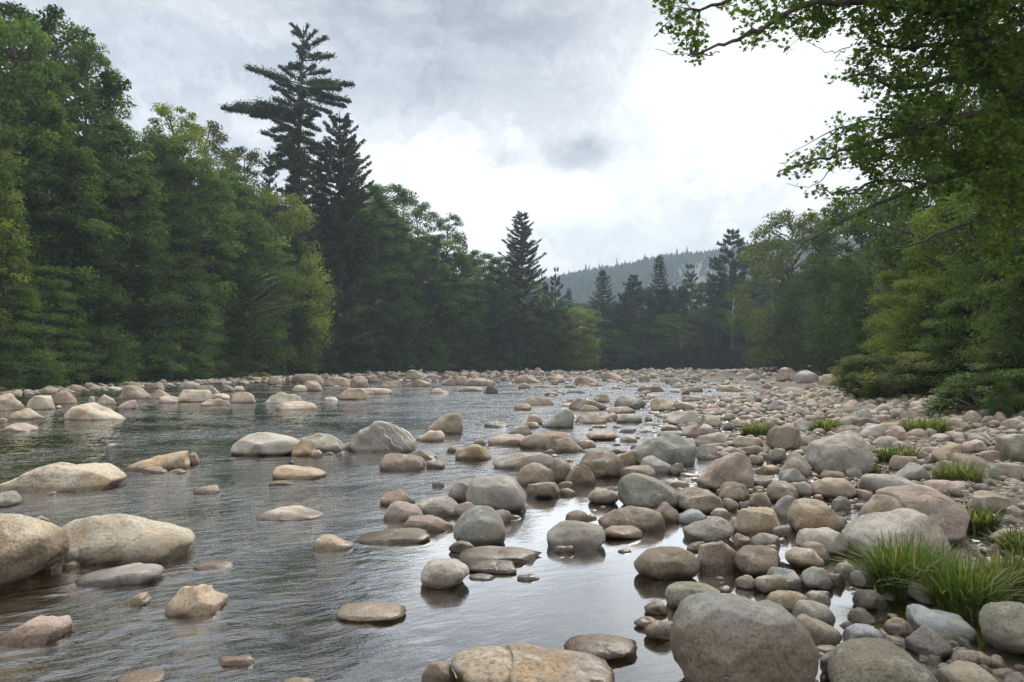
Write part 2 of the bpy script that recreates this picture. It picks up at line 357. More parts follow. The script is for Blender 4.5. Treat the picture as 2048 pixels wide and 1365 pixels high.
# x0 y0 x1 y1 colour shape ; options: sN = bottom (w water, s sitting), outline, label, short reference
ROCKS = r'''
-20 787 50 825 c d
50 791 111 822 c d
108 781 155 810 t d
112 811 124 819 c d
18 816 93 841 c d
-6 836 18 844 c d
128 805 253 843 c L|wedge-shaped cream boulder tapering to a point across the water from the wooded bank|the long cream wedge|0,.3;.05,.85;.14,1;.3,.93;.5,.68;.75,.38;1,.03
175 793 191 808 c d
192 789 235 811 c L
235 800 276 820 p f
-2 846 78 866 c d
229 771 298 800 t a|blocky tan boulder piled highest against the dark shrubs of the wooded bank|the highest tan boulder
240 763 276 776 b d
292 765 330 780 b d
296 779 342 800 p d
318 791 358 808 c d
350 779 425 806 c x|broad flat-topped cream boulder in the row along the wooded bank|the broad flat-topped cream boulder
357 763 402 780 g d
390 771 442 789 c f
440 770 465 785 g a
400 797 462 814 p a
422 787 460 800 c d
465 772 490 783 c d
461 784 512 808 c d
470 795 496 807 c d
2 925 250 986 O f|long yellow granite boulder lying low in the river, ragged at one end|the long yellow granite boulder|0,.05;.1,.2;.2,.4;.3,.68;.39,.93;.45,1;.6,.95;.75,.93;.84,.93;.93,.66;1,.36;.97,.14
250 902 380 944 O R|tilted yellowish slab rising to a sheared-off end beside the long granite boulder|the tilted yellowish slab|0,.1;.15,.3;.4,.55;.6,.75;.82,.97;.93,1;.96,.7;.98,.2
370 905 397 932 b a
282 933 336 949 p d
335 938 374 949 p d
210 887 247 899 w f|small bright white rock alone in the dark riffle|the lone white rock in the riffle
386 970 442 991 c d|small cream dome standing alone in dark water past the long yellow boulder|the lone cream dome
-10 982 45 1016 k a|bluish angular stone with pale facets at the edge of the picture in the stream|the bluish faceted stone
88 983 113 993 g f
460 865 604 913 s x|broad pale grey boulder with smooth flat top in midstream|the broad pale midstream boulder|0,.1;.04,.5;.15,.85;.3,1;.55,.98;.8,.85;1,.6
580 866 697 906 s f|pale grey boulder behind the orange one, sloping down toward the veined peak|the sloping pale boulder
582 877 634 914 o d|orange-stained boulder wedged between two pale grey midstream boulders|the orange-stained boulder
620 900 645 917 p d
647 904 669 912 c d
672 907 685 915 p d
58 1031 101 1053 g f
-80 1026 137 1186 O x|huge ochre boulder with rough mossy flank cut by the picture edge|the huge rough ochre boulder|0,.4;.1,.85;.3,1;.45,.98;.62,.86;.8,.7;.93,.6;1,.45;.98,.3;.9,.15;.75,.04
100 1028 388 1131 O L|long tan boulder with pitted yellow-brown end and hollow at the waterline|the long pitted tan boulder|0,.45;.03,.68;.12,.86;.25,1;.4,.97;.55,.84;.7,.73;.84,.66;.95,.54;1,.36;.98,.15
135 1083 180 1130 w e|small egg-shaped whitish stone squeezed between the two biggest ochre boulders|the white egg-shaped stone
122 1122 162 1143 t d
153 1126 325 1176 g R|elongated grey rock blotched with dark patches lying aslant in the riffle|the blotched elongated rock|0,.12;.12,.42;.3,.58;.5,.78;.7,.97;.85,1;.97,.75;1,.5;.96,.25
240 1184 305 1217 t R|small tan lens of stone with tapering tail near the orange pyramid|the small tan lens stone|0,.1;.25,.5;.5,.85;.7,1;.82,.8;.86,.5;1,.3
331 1169 456 1237 o a|orange-brown pyramid-shaped rock jutting from the riffle|the orange-brown pyramid rock|0,.25;.12,.45;.25,.78;.4,.98;.5,1;.6,.9;.68,.6;.8,.42;1,.28
-5 1231 146 1294 p d|smooth pinkish granite slab sloping into the water near the lower edge|the smooth pinkish slab|0,.2;.15,.55;.33,.93;.5,1;.85,.98;.96,.8;1,.55
386 1121 470 1143 p f
436 1310 510 1337 p f
560 1354 630 1375 c d
230 1346 330 1372 c d
696 842 832 906 g a|dark grey pyramid boulder crossed by white quartz veins|the quartz-veined grey pyramid|0,.22;.12,.5;.28,.8;.42,.98;.5,1;.63,.93;.75,.78;.88,.55;1,.3
682 885 713 902 p d
832 861 890 885 c R|smooth orange-cream stone tapering toward the quartz-veined pyramid|the tapering orange-cream stone|0,.15;.2,.45;.45,.75;.7,1;.9,.85;1,.45
849 826 927 870 t R|humped tan boulder standing in fast water behind the orange-cream stone|the humped tan boulder|0,.12;.2,.4;.4,.68;.6,.9;.78,1;.93,.85;1,.35
969 842 1018 857 g d
758 907 852 944 b d|brownish round-backed boulder in front of the quartz-veined pyramid|the round-backed brown boulder|0,.3;.08,.75;.25,1;.45,.93;.7,.85;.9,.7;1,.4
812 900 874 921 s f
852 922 890 940 p f
910 888 984 922 o f|lumpy ochre boulder ringed by bright water in midstream|the lumpy ochre boulder
893 892 926 907 b d
947 878 973 891 t d
975 868 1062 893 p f
544 930 656 961 o f|flat orange-pink slab barely clearing the dark glide|the flat orange-pink slab|0,.3;.03,.85;.2,1;.5,.85;.75,.7;1,.3
572 921 591 931 B d
537 961 588 973 p f
516 1011 643 1044 c d|bright cream dome alone in the dark glide, smooth as an egg|the bright cream dome|0,.02;.08,.4;.25,.85;.42,1;.58,.95;.75,.65;.9,.3;1,.02
864 964 890 976 p d
760 978 831 1013 p f
766 1002 851 1044 p d|pink-tinged boulder at the tip of the rock spit, touching the glide|the pink boulder at the tip of the spit
827 994 923 1038 s d|smooth pale grey boulder behind the orange-brown one on the rock spit|the smooth pale spit boulder
896 962 938 1005 s e
932 950 1053 1026 g x|big smooth grey-brown boulder with flat top on the rock spit|the big flat-topped spit boulder|0,.35;.03,.7;.12,.93;.35,1;.62,.98;.8,.8;.93,.45;1,.2
907 1003 962 1036 t f
906 1011 1011 1092 G x|steep green-grey boulder with rounded crown on the rim of the calm pool|the steep green-grey pool boulder|0,.35;.08,.62;.25,.88;.45,1;.65,.96;.85,.76;.97,.5;1,.3;.96,.08
800 1030 908 1066 p f|orange-brown sloping slab leaning against the smooth pale spit boulder|the orange-brown sloping slab
712 1056 861 1091 b R|long low brown slab trailing from the rock spit into the riffle|the long low brown slab|0,.12;.15,.4;.3,.75;.5,.95;.8,1;.96,.75;1,.35
535 752 566 770 t d
585 748 649 766 b f
646 754 703 773 t d
606 762 646 784 p d
581 770 613 785 c d
700 752 738 776 t d
730 754 753 766 b f
762 761 804 776 t d
809 740 856 759 t e|rounded tan boulder perched above its neighbours where the wooded bank bends|the perched tan boulder
821 759 863 775 p d
857 749 883 763 p d
882 757 911 772 p d
905 752 938 771 p d
934 745 956 757 t d
892 743 908 753 g d
715 776 786 790 c f
676 776 733 801 o R|orange-cream boulder at the head of the open glide|the orange-cream glide boulder
646 794 676 802 w f
530 786 608 809 s d|pale grey dome behind the low cream ledge near the wooded bank|the pale dome behind the ledge
552 802 638 822 c f|low cream ledge pointing into the open glide|the low cream ledge
860 776 898 788 c d
968 770 997 787 B a|small dark brown angular rock where the riffle begins|the dark angular rock
912 774 968 784 s f
928 757 990 772 p f
1025 749 1081 767 t a
1099 751 1130 766 c d
1150 754 1200 771 p f
1204 745 1247 763 p d
1249 756 1267 765 b f
1275 772 1327 785 t x|flat-topped tan slab ringed by white water far up the channel|the flat slab in white water
1374 751 1402 762 b d
1338 756 1367 771 p d
1433 770 1485 785 c f
1491 747 1521 762 g d
1069 770 1117 777 b f
1129 769 1153 776 g d
1131 781 1172 788 g f
1047 793 1107 813 t d
1137 795 1213 821 b f|broad reddish-tan boulder in the upper riffle, wider than its neighbours|the broad reddish-tan boulder
1189 786 1221 806 t d
1157 810 1200 824 c d
1228 790 1292 816 s f
1263 804 1281 820 G e
1209 813 1272 828 p f
1300 797 1345 824 t e
1028 807 1063 822 p f
1053 828 1085 850 t d
1082 818 1149 858 G R|smooth green-grey boulder with high rounded shoulder in the middle riffle|the green-grey shouldered boulder|0,.06;.15,.22;.35,.45;.55,.82;.72,1;.88,.95;.98,.65;1,.3
1149 827 1214 849 p a
1199 825 1240 843 c d
1232 829 1284 847 G f
1018 851 1065 871 s d
1046 844 1078 857 c d
1173 859 1235 882 t e|oval tan boulder alone in bright water behind the speckled brown boulders|the oval tan boulder in bright water
1183 850 1215 857 p f
1240 869 1275 886 c d
1238 856 1270 867 g f
1040 863 1163 899 b f|long flattened brown boulder lying across the middle riffle|the long flattened brown boulder|0,.3;.06,.65;.25,.92;.55,1;.8,.9;1,.35
1090 874 1168 906 b d
1158 880 1192 899 t a
1086 898 1108 909 p d
1164 894 1242 911 g f
986 905 1112 940 s f|wide pale grey sheet of rock sloping behind the brown boulder cluster|the wide pale sloping sheet
1158 903 1250 957 b e|speckled brown boulder with high round back at the edge of the pool|the speckled round brown boulder
1030 925 1112 974 t d|tan boulder with folded flank in the cluster above the calm inlet|the folded tan boulder
1095 918 1144 968 b f
1126 928 1192 972 b d
1052 964 1121 997 t e
1176 975 1237 1009 t e|oval tan cobble standing alone in the silver inlet|the oval cobble in the silver inlet|0,.4;.1,.75;.35,1;.7,.88;.94,.65;1,.35
1236 946 1363 1024 G x|flat-faced grey-green slab boulder with one square edge beside the inlet|the flat-faced grey-green slab|0,.3;.01,.88;.07,1;.25,.97;.45,.85;.7,.72;.9,.55;1,.3
1196 1012 1331 1066 b d|broad brown boulder in front of the flat-faced grey-green slab|the broad brown inlet boulder|0,.3;.1,.6;.3,.92;.5,1;.75,.95;.95,.75;1,.4
1300 1004 1361 1048 b f
1230 898 1296 932 o R|orange-tinted boulder tucked under the great green-grey one|the orange-tinted tucked boulder
1261 868 1395 934 G R|great smooth green-grey boulder with bulging dark end in the middle of the bar|the great green-grey boulder|0,.4;.12,.58;.28,.78;.5,.96;.7,1;.88,.93;.98,.7;1,.4;.97,.12
1275 911 1349 951 g a|cracked grey boulder leaning on the great green-grey one|the cracked grey boulder
1236 930 1311 960 t f
1338 926 1371 951 g e
1329 959 1379 977 w f
1331 822 1402 853 s x|pale inverted-looking grey block, broad on top, in the upper bar|the broad-topped pale block
1399 829 1443 858 t e
1364 849 1403 876 p d
1391 848 1431 873 s d
1322 862 1376 875 G f
1321 850 1358 863 p d
1391 866 1455 894 s f
1418 886 1461 901 p f
1393 888 1437 921 s f
1434 893 1496 916 p f
1391 904 1505 984 p a|large pink triangular boulder leaning with shadowed face toward the shore|the large pink triangular boulder|0,.2;.12,.38;.3,.62;.47,.9;.6,1;.82,.97;.93,.85;1,.5;1,.15
1464 872 1527 898 c f
1477 890 1529 913 b d
1434 963 1501 1007 t e
1344 974 1447 1030 b e|rounded brown boulder with paler swirl beside the bluish white cobble|the rounded brown swirled boulder|0,.45;.08,.75;.3,.97;.55,1;.78,.88;.95,.62;1,.4
1349 1018 1418 1051 k R|bluish white triangular cobble catching light in the bar|the bluish white cobble|0,.15;.15,.45;.4,.88;.58,1;.75,.85;1,.3
1365 1033 1468 1088 g a|dark grey angular slab propped above the pool in front of the bluish white cobble|the dark grey propped slab|0,.35;.2,.55;.4,.72;.65,.97;.78,.95;.98,.6;1,.3;.9,.1
1445 996 1478 1023 t e
1418 1016 1463 1040 s d
1476 1004 1499 1021 g d
1495 985 1542 1020 t d
1465 1014 1562 1072 o e|rounded ochre-olive boulder high on the bar behind pinkish cobbles|the rounded ochre-olive boulder
1453 1035 1502 1067 t f
1503 952 1552 977 g f
1502 930 1562 951 c f
1496 910 1529 931 t e
1363 790 1405 803 c f
1344 804 1396 821 p f
1413 808 1443 822 p d
1453 807 1489 826 p d
1363 778 1380 790 b d
1513 780 1563 801 t f
1400 817 1436 829 p f
1552 735 1598 764 t e|tall domed tan boulder of the far pair at the end of the rapids|the tall dome of the far pair
1588 741 1638 767 w R|whitish sloping boulder leaning on the tall dome at the end of the rapids|the whitish boulder of the far pair|0,.5;.2,.85;.45,1;.7,.8;.9,.5;1,.2
1640 747 1698 777 t d|broad tan dome where the far shore meets the conifers' foot|the broad tan far-shore dome
1699 750 1723 763 g d
1560 775 1611 793 c f
1532 800 1586 823 s d
1607 785 1646 801 p f
1643 795 1673 812 c d
1690 786 1717 804 b d
1690 800 1725 817 c d
1721 799 1757 822 b d
1715 818 1761 834 p f
1707 834 1756 856 B d|dark brown domed stone between the upper grass tuft and the willow bush|the dark brown dome
1675 831 1722 851 b f
1746 830 1782 851 p d
1777 818 1807 836 g d
1799 820 1860 843 t f
1867 813 1902 833 t d
1588 838 1637 866 s d
1667 850 1723 869 t f
1532 850 1603 903 b e|dark round-shouldered brown boulder between two upper grass tufts|the dark round-shouldered boulder
1545 870 1591 901 c a|small pale blocky stone leaning on the dark round-shouldered boulder|the small pale leaning stone
1597 868 1641 891 t d
1717 848 1773 878 s R
1773 850 1815 882 p d
1612 864 1751 953 g R|massive grey boulder with sheer dark end dominating the upper bar|the massive sheer-ended grey boulder|0,.25;.06,.4;.15,.66;.3,.78;.48,.9;.66,1;.8,.97;.92,.78;.99,.45;1,.15
1742 873 1798 892 s f
1560 904 1624 957 t d
1564 924 1599 948 p e
1529 896 1580 927 g d
1556 937 1617 972 g a
1533 961 1597 1007 t e
1580 963 1629 997 s d
1616 955 1712 1001 o e|orange-tan boulder with eroded pitted end in front of the massive grey boulder|the orange-tan eroded boulder|0,.3;.05,.6;.2,.92;.5,1;.75,.98;.93,.7;1,.35
1634 941 1693 962 t d
1687 935 1727 957 s d
1718 948 1836 990 s f|smooth pale grey lens-shaped slab tilted on the shore side of the bar|the smooth pale lens slab|0,.55;.04,.85;.2,1;.5,.97;.75,.75;.92,.5;1,.35;.8,.15
1705 979 1750 1003 p d
1543 991 1606 1043 g d
1574 997 1684 1071 o e|big ochre boulder with flat shoulders in the thick of the bar|the big ochre bar boulder|0,.4;.06,.72;.2,.97;.5,1;.75,.93;.93,.6;1,.35
1657 992 1702 1028 G d
1644 1032 1699 1070 g e
1716 968 1940 1092 p f|big pink granite boulder seamed with dark cracks high on the bar|the big cracked pink boulder|0,.2;.08,.5;.2,.78;.4,.95;.6,1;.85,.92;.97,.7;1,.4
1682 1016 1900 1142 s d|huge speckled tan-grey boulder with dark crest behind the lush grass|the huge speckled boulder|0,.35;.06,.52;.2,.7;.4,.92;.6,1;.8,.95;.95,.72;1,.4
1776 911 1838 943 p d
1784 925 1865 965 s d
1862 889 1932 930 o e|ochre dome beside the shaded grass on the shore side of the massive grey boulder|the ochre dome by the shaded grass
1829 904 1864 922 g a
1900 906 1978 948 t x
1863 920 1947 960 G d
1932 867 1981 892 G d
1920 879 1977 907 p d
1961 901 2018 924 t f
1990 868 2070 924 m x|olive slab-sided boulder under the overhanging bushes at the shore|the olive boulder under the bushes
1976 925 2062 965 m f
1934 982 2036 1031 t f|wide tan slab with weathered face lying above the dark side pool|the wide tan slab
2008 1012 2062 1037 p d
1846 960 1936 988 p f
1857 868 1908 890 p d
2014 959 2052 974 w f
1094 1041 1211 1103 g f|split grey lens-shaped boulder overhanging its own reflection in the pool|the split grey pool boulder|0,.42;.08,.62;.3,.82;.6,.97;.75,1;.88,.88;.97,.62;1,.35;.9,.1
1102 1089 1152 1108 b f
1199 1051 1286 1078 o x|flat orange stone at the foot of the broad brown inlet boulder|the flat orange stone
1235 1097 1263 1108 g d
1268 1093 1400 1161 b e|dark speckled egg-shaped boulder rising from the silver pool|the dark egg-shaped pool boulder|0,.42;.08,.7;.25,.93;.5,1;.72,.97;.9,.78;1,.48;.97,.2
1373 1083 1413 1106 b f
1391 1082 1479 1145 p a|pinkish tan angular boulder between the egg-shaped boulder and the pitted brown one|the pinkish tan angular boulder
1421 1072 1456 1089 t d
1466 1066 1507 1099 p a
1498 1066 1562 1099 s d
1467 1090 1557 1156 b x|brown boulder with hollowed pit low on its face over the pool|the brown pitted boulder
1330 1163 1442 1219 m l|olive flattened boulder undercut by the pool behind the giant foreground boulder|the olive undercut boulder|0,.5;.04,.78;.2,.96;.5,1;.8,.9;1,.6;.8,.2;.4,.02
1433 1171 1463 1188 r d
1288 1201 1335 1232 b l|diamond-shaped brown stone alone in the silver pool|the diamond-shaped stone
1268 1233 1321 1258 r l
1287 1240 1352 1282 b e
1131 1268 1275 1323 r l|reddish brown lens-shaped rock with pointed tip in the calm foreground pool|the reddish lens rock|0,.3;.1,.6;.25,.88;.45,1;.65,.95;.83,.75;.95,.5;1,.36;.85,.2
1340 1184 1637 1410 G x|giant round-shouldered boulder, blue-grey above and brown below, at the lower edge|the giant blue-grey and brown boulder|0,.42;.02,.62;.1,.8;.24,.94;.42,1;.6,.99;.76,.9;.9,.68;.98,.42;1,.25
905 1287 1222 1412 o R|rough ochre-brown boulder with dark vertical crack, cut by the lower edge|the rough cracked ochre boulder|0,.55;.02,.8;.12,.95;.3,1;.45,.96;.58,.78;.72,.64;.88,.45;1,.2
843 1321 912 1376 b a|small dark speckled rock pressed against the rough cracked ochre boulder|the small dark speckled rock
1427 1153 1452 1163 g d
1470 1150 1515 1181 t e
1507 1149 1578 1189 t e
1529 1134 1605 1181 k d
1034 1148 1079 1164 g f
841 1117 939 1180 s e|smooth pale green-grey stone with reflected dark edge in the calm pool|the smooth pale pool stone|0,.36;.1,.62;.25,.9;.5,1;.75,.92;.93,.66;1,.42;.9,.2
671 1204 813 1244 c l|elongated cream stone pointing along the current like a finger|the finger-like cream stone|0,.5;.06,.85;.2,.98;.5,.97;.78,.95;.9,.6;1,.42;.7,.2
624 1069 709 1104 c L|bright cream stone with blunt hump and trailing tail at the riffle edge|the blunt cream stone|0,.15;.08,.65;.25,.98;.4,.95;.6,.65;.8,.4;1,.2
916 1092 1084 1132 b l|long reddish brown lens lying before the steep green-grey pool boulder|the long brown lens
935 1119 1033 1149 b l
897 1081 951 1108 B l
936 1147 992 1163 g f
1541 1051 1578 1077 g e
1592 1055 1698 1115 s x|blocky pale cobble with squared shoulders in front of the big ochre bar boulder|the blocky pale cobble
1600 1082 1661 1127 t d
1570 1094 1649 1138 c e|cream oval stone tilted beside a sliver of bright water|the tilted cream oval
1519 1095 1561 1142 b e
1601 1133 1667 1182 G e|round green-grey cobble above the bright puddle|the round green-grey cobble
1655 1147 1692 1177 r d
1667 1125 1714 1161 s a
1699 1140 1750 1178 s e
1526 1180 1617 1226 t f
1605 1181 1662 1213 s d
1583 1200 1672 1250 s d|pale tan hump behind the giant boulder beside the bright puddle|the pale tan hump
1593 1228 1686 1292 t L|bent tan stone with brown hollow, hugging the giant boulder|the bent tan stone|0,.8;.05,1;.2,.97;.32,.75;.45,.55;.8,.45;.97,.32;1,.2
1684 1247 1778 1300 k d|blue-grey dome just behind the big olive boulder|the blue-grey dome
1694 1217 1752 1252 g d
1765 1235 1832 1278 r e|round reddish brown cobble in the brown puddle|the round reddish cobble
1811 1208 1957 1287 k L|blue-grey split slab with layered faces tilted beside the lush grass|the blue-grey split slab|0,.62;.03,.95;.12,1;.35,.97;.5,.78;.7,.66;.9,.62;1,.45;.97,.15
1812 1161 1886 1212 s e|cream and tan stone under the overhanging grass blades|the cream and tan stone
1809 1250 1905 1320 g a|grey-brown roof-shaped stone leaning below the blue-grey split slab|the roof-shaped stone|0,.35;.25,.65;.5,1;.75,.82;.9,.55;1,.3
1655 1275 1884 1420 m x|big olive-grey boulder with smooth rounded top at the lower edge|the big olive boulder|0,.3;.05,.55;.15,.8;.32,.97;.5,1;.7,.93;.88,.75;.97,.5;1,.3
1639 1299 1692 1356 g e
1873 1321 2005 1398 t e|smooth tan dome at the corner beside the brown side pool|the smooth tan corner dome
1958 1203 2100 1310 m e|large olive-brown boulder half under grass in the corner above the brown pool|the large olive-brown corner boulder|0,.4;.05,.62;.2,.88;.5,1;.8,.95;1,.7
1982 1336 2038 1360 t d
1704 1178 1776 1222 B a
1845 1110 1916 1145 G d
1976 1057 2058 1093 t x
1984 1030 2052 1052 b f
1624 1289 1682 1308 t f
'''
tmpl = {}
def template(k):
    if k not in tmpl:
        bm = bmesh.new(); bmesh.ops.create_icosphere(bm, subdivisions=k, radius=1)
        for f in bm.faces: f.smooth = True
        me = bpy.data.meshes.new('ico'); bm.to_mesh(me); bm.free()
        a = np.empty(len(me.vertices) * 3, np.float32); me.vertices.foreach_get('co', a)
        tmpl[k] = (me, a.reshape(-1, 3).astype(float))
    return tmpl[k]

def radial(outline, vb, r):
    """closed outline (top profile + a rounded underside) -> centre and radius against angle"""
    o = np.array(outline, float); o[:, 0] -= .5
    xl, vl = o[0]; xr, vr = o[-1]
    bt = []
    for t in np.linspace(0, 1, 9)[1:-1]:
        a = math.pi * t
        bt.append(((xr + xl) / 2 + (xr - xl) / 2 * math.copysign(abs(math.cos(a)) ** .8, math.cos(a)), (vr * (1 - t) + vl * t) * (1 - math.sin(a) ** .8) + vb * math.sin(a) ** .8))
    P = np.array(list(map(tuple, o)) + bt)
    Q = []
    n = len(P)
    for i in range(n):
        for t in np.linspace(0, 1, 12, endpoint=False): Q.append(P[i] * (1 - t) + P[(i + 1) % n] * t)
    Q = np.array(Q)
    k = np.array([1, 2, 3, 4, 3, 2, 1.]); k /= k.sum()
    Q = sum(np.roll(Q, j - 3, 0) * k[j] for j in range(7))
    return Q
def rock_verts(k, outline, w, h, dep, vb, seed, ang, rough, own=False):
    _, S = template(k)
    r = np.random.default_rng(seed)
    Q = radial(outline, vb, r) * np.array([w, h])
    c = np.array([0, (Q[:, 1].max() + Q[:, 1].min()) * .5])
    q = Q - c
    th = np.arctan2(q[:, 1], q[:, 0]); rd = np.hypot(q[:, 0], q[:, 1]); o = np.argsort(th)
    th, rd = th[o], rd[o]
    th = np.concatenate([th - 2 * np.pi, th, th + 2 * np.pi]); rd = np.tile(rd, 3)
    a = np.arctan2(S[:, 2], S[:, 0]); rho = np.hypot(S[:, 0], S[:, 2])
    RR = np.interp(a, th, rd)
    pw = r.uniform(2.3, 3.6)
    ys = S[:, 1]; m = np.maximum(np.abs(ys), 1e-9)
    # push the sphere toward a boxier section in depth
    nn = (np.abs(rho) ** pw + m ** pw) ** (-1 / pw)
    rho2, y2 = rho * nn, ys * nn
    V = np.stack([rho2 * RR * np.cos(a), y2 * dep, c[1] + rho2 * RR * np.sin(a)], 1)
    # top leans back a little and the plan is not an ellipse
    V[:, 0] *= 1 + .10 * math.copysign(1, r.uniform(-1, 1)) * V[:, 1] / max(dep, 1e-6) * .7
    sz = (w * max(h, .3 * w)) ** .5
    cen = np.array([0, 0, c[1]])
    # facets
    nf = 11 if ang else 8
    if own: nf = 6
    for j in range(nf):
        n = r.normal(size=3); n[2] = abs(n[2]) * .8; n[0] *= .75; n /= np.linalg.norm(n)
        e = np.array([w / 2, dep, h / 2])
        sup = math.sqrt(((n * e) ** 2).sum())
        if own: n[0] *= .4; n /= np.linalg.norm(n)
        d = (V - cen) @ n - sup * r.uniform(.80 if own else .60 if ang else .70, .96)
        V -= np.outer(np.maximum(d, 0) * (.92 if ang else .78), n)
    N = Noise(seed + 1000); N2 = Noise(seed + 2000); N3 = Noise(seed + 3000); N4 = Noise(seed + 4000)
    dirn = (V - cen); dirn /= np.maximum(np.linalg.norm(dirn, axis=1), 1e-6)[:, None]
    s = sz
    amp = rough * s
    disp = .036 * N(V * 5.5 / s) + .018 * N2(V * 13 / s) + .006 * N3(V * 32 / s)
    if k >= 5: disp = disp + .0035 * N4(V * 75 / s)
    V = V + dirn * (disp * amp)[:, None]
    return V
def fit_rock(i, x0, y0, x1, y1, outline, shape, seed, own):
    wpx = x1 - x0
    pxm = (x0 + x1) / 2
    z0 = 0.
    for _ in range(5):
        rx, rz = ray(pxm, y1)
        D1 = min((z0 - CAMZ) / rz, 175) if rz < -1e-4 else 175
        z0 = max(0., float(terrain(rx * D1, D1)))
        z0 = min(z0, .5)
    sit = shape in 'elx'
    w = wpx / F * D1 * 1.03
    dep = w * rng.uniform(.36, .50)
    if wpx > 1.9 * (y1 - y0): dep = w * rng.uniform(.28, .40)
    h = max(.12 * w, .04)
    k = 3 if wpx < 34 else 4 if wpx < 95 else 5
    if wpx > 200: k = 6
    vb = -.12 if sit else -.5
    ang = shape == 'a' or ((seed * 7919) % 10 < 6 and not own)
    cx, cy = rx * D1, D1 + dep * .8
    ztop = CAMZ + ray(pxm, y0)[1] * cy
    h = max(ztop - z0, .10 * w)
    rough = 1.35 if shape in 'a' else 1.0
    for it in range(5):
        V = rock_verts(4 if k > 4 and it < 4 else k, outline, w, h, dep, vb * min(1, .35 * w / h) if not sit else vb, seed, ang, rough, own)
        P = V + np.array([cx, cy, z0])
        vis = P[V[:, 2] > -.01]
        X, Y = proj(vis)
        if it == 4: break
        bw = X.max() - X.min()
        w *= (x1 - x0) / bw
        cx += ((x0 + x1) / 2 - (X.max() + X.min()) / 2) / F * cy
        # height: move the top line; base: move in depth
        ty, by = Y.min(), Y.max()
        dd = (by - y1) * (D1 ** 2) / (F * max(CAMZ - z0, .3))
        cy = min(cy + np.clip(dd, -.25 * D1, .25 * D1), 176)
        h = max(h + (ty - y0) / F * cy + (dd / max(cy, 1)) * 0, .07 * w)
    return V, (cx, cy, z0), k, w, h
rock_items = []
def add_rock(i, x0, y0, x1, y1, c, shape, lab, ref, outline, mat=None):
    seed = 100 + i
    r = np.random.default_rng(seed)
    own = outline is not None
    if outline is None:
        outline = [(u + (r.uniform(-.03, .03) if 0 < u < 1 else 0), v * (1 + r.uniform(-.07, .07))) for u, v in SHP[shape]]
        if shape in 'dfexl' and r.random() < .5: outline = [(1 - u, v) for u, v in outline[::-1]]
    V, loc, k, w, h = fit_rock(i, x0, y0, x1, y1, outline, shape, seed, own)
    if w > 1.2 and k < 4: pass
    if ref == 'the rough cracked ochre boulder' or ref == 'the big cracked pink boulder':     # real grooves
        for (a, b_, off) in ((1, .25, -.16), (.8, -.6, .22)):
            n = np.array([a, .1, b_]); n /= np.linalg.norm(n)
            d = V @ n - off * w + .03 * Noise(5)(V * 9)
            g_ = np.exp(-(d / (.018 * w)) ** 2) * .035 * w
            dn = V / np.maximum(np.linalg.norm(V, axis=1), 1e-6)[:, None]
            V = V - dn * g_[:, None]
    me = template(k)[0].copy(); me.name = 'rock_mesh'
    me.vertices.foreach_set('co', V.astype(np.float32).ravel()); me.update()
    big = w > .34
    me.materials.clear(); me.materials.append(mat or (M_rough if c in 'O' or 'rough' in (lab or '') else M_rock))
    o = link('boulder' if big else 'stone', me); o.location = loc
    cc = np.array(COLS[c]) * r.uniform(.80, 1.0) * (.84 if y0 > 880 and x0 > 700 else 1.08); cc = cc * np.array([1 + r.uniform(-.03, .03), 1, 1 + r.uniform(-.05, .05)])  # rocks on the near bar darkened in colour, standing in for canopy shade
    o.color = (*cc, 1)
    o['category'] = 'boulder' if big else 'stone'
    o['group'] = 'boulders lying in and beside the river' if big else 'stones lying in and beside the river'
    rock_items.append(dict(o=o, box=(x0, y0, x1, y1), c=c, s=shape, lab=lab, ref=ref, big=big, w=w))
for i, ln in enumerate(l for l in ROCKS.strip().splitlines() if l.strip()):
    f = ln.split('|'); p = f[0].split()
    x0, y0, x1, y1 = map(float, p[:4]); c, s = p[4], p[5]
    lab = f[1] if len(f) > 1 else None; ref = f[2] if len(f) > 2 else None
    out = [tuple(map(float, q.split(','))) for q in f[3].split(';')] if len(f) > 3 else None
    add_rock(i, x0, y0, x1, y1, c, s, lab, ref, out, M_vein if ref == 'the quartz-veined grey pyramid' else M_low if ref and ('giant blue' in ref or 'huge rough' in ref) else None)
print('hand rocks', len(rock_items))

# labels for the rocks without one of their own: look + where they lie against the nearest rock that has one
marks = [r for r in rock_items if r['ref']]
def cen(b): return ((b[0] + b[2]) / 2, (b[1] + b[3]) / 2)
def auto_labels(items, marks, namer, streamx):
    used = {m['lab'].lower() for m in marks}; cl = {}
    for it in items:
        if it['lab']: it['o']['label'] = it['lab']; continue
        cx, cy = cen(it['box'])
        def dist(m):
            mx, my = cen(m['box']); return math.hypot((cx - mx) * .7, (cy - my) * 1.6)
        m = min(marks, key=dist)
        mx, my = cen(m['box']); dx, dy = cx - mx, (it['box'][3] - m['box'][3]) * 1.8
        if abs(dy) > abs(dx) * .6: rel = 'in front of' if dy > 0 else 'behind'
        else: rel = 'on the shore side of' if (dx > 0) == (mx > streamx) else 'on the midstream side of'
        cl.setdefault((namer(it), rel, m['ref']), []).append((dist(m), it))
    for (nm, rel, ref), L in cl.items():
        L.sort(key=lambda q: q[0])
        for j, (_, it) in enumerate(L):
            pre = '' if len(L) == 1 else ('first ', 'second ', 'third ', 'fourth ', 'fifth ', 'sixth ', 'seventh ', 'eighth ', 'ninth ')[min(j, 8)]
            it['o']['label'] = f'{pre}{nm} {rel} {ref}'
def rock_name(it):
    x0, y0, x1, y1 = it['box']
    sz = 'small ' if x1 - x0 < 45 else 'large ' if x1 - x0 > 95 else ''
    return f"{sz}{SNAME[it['s']]} {CNAME[it['c']]} {'boulder' if it['big'] else 'stone'}"
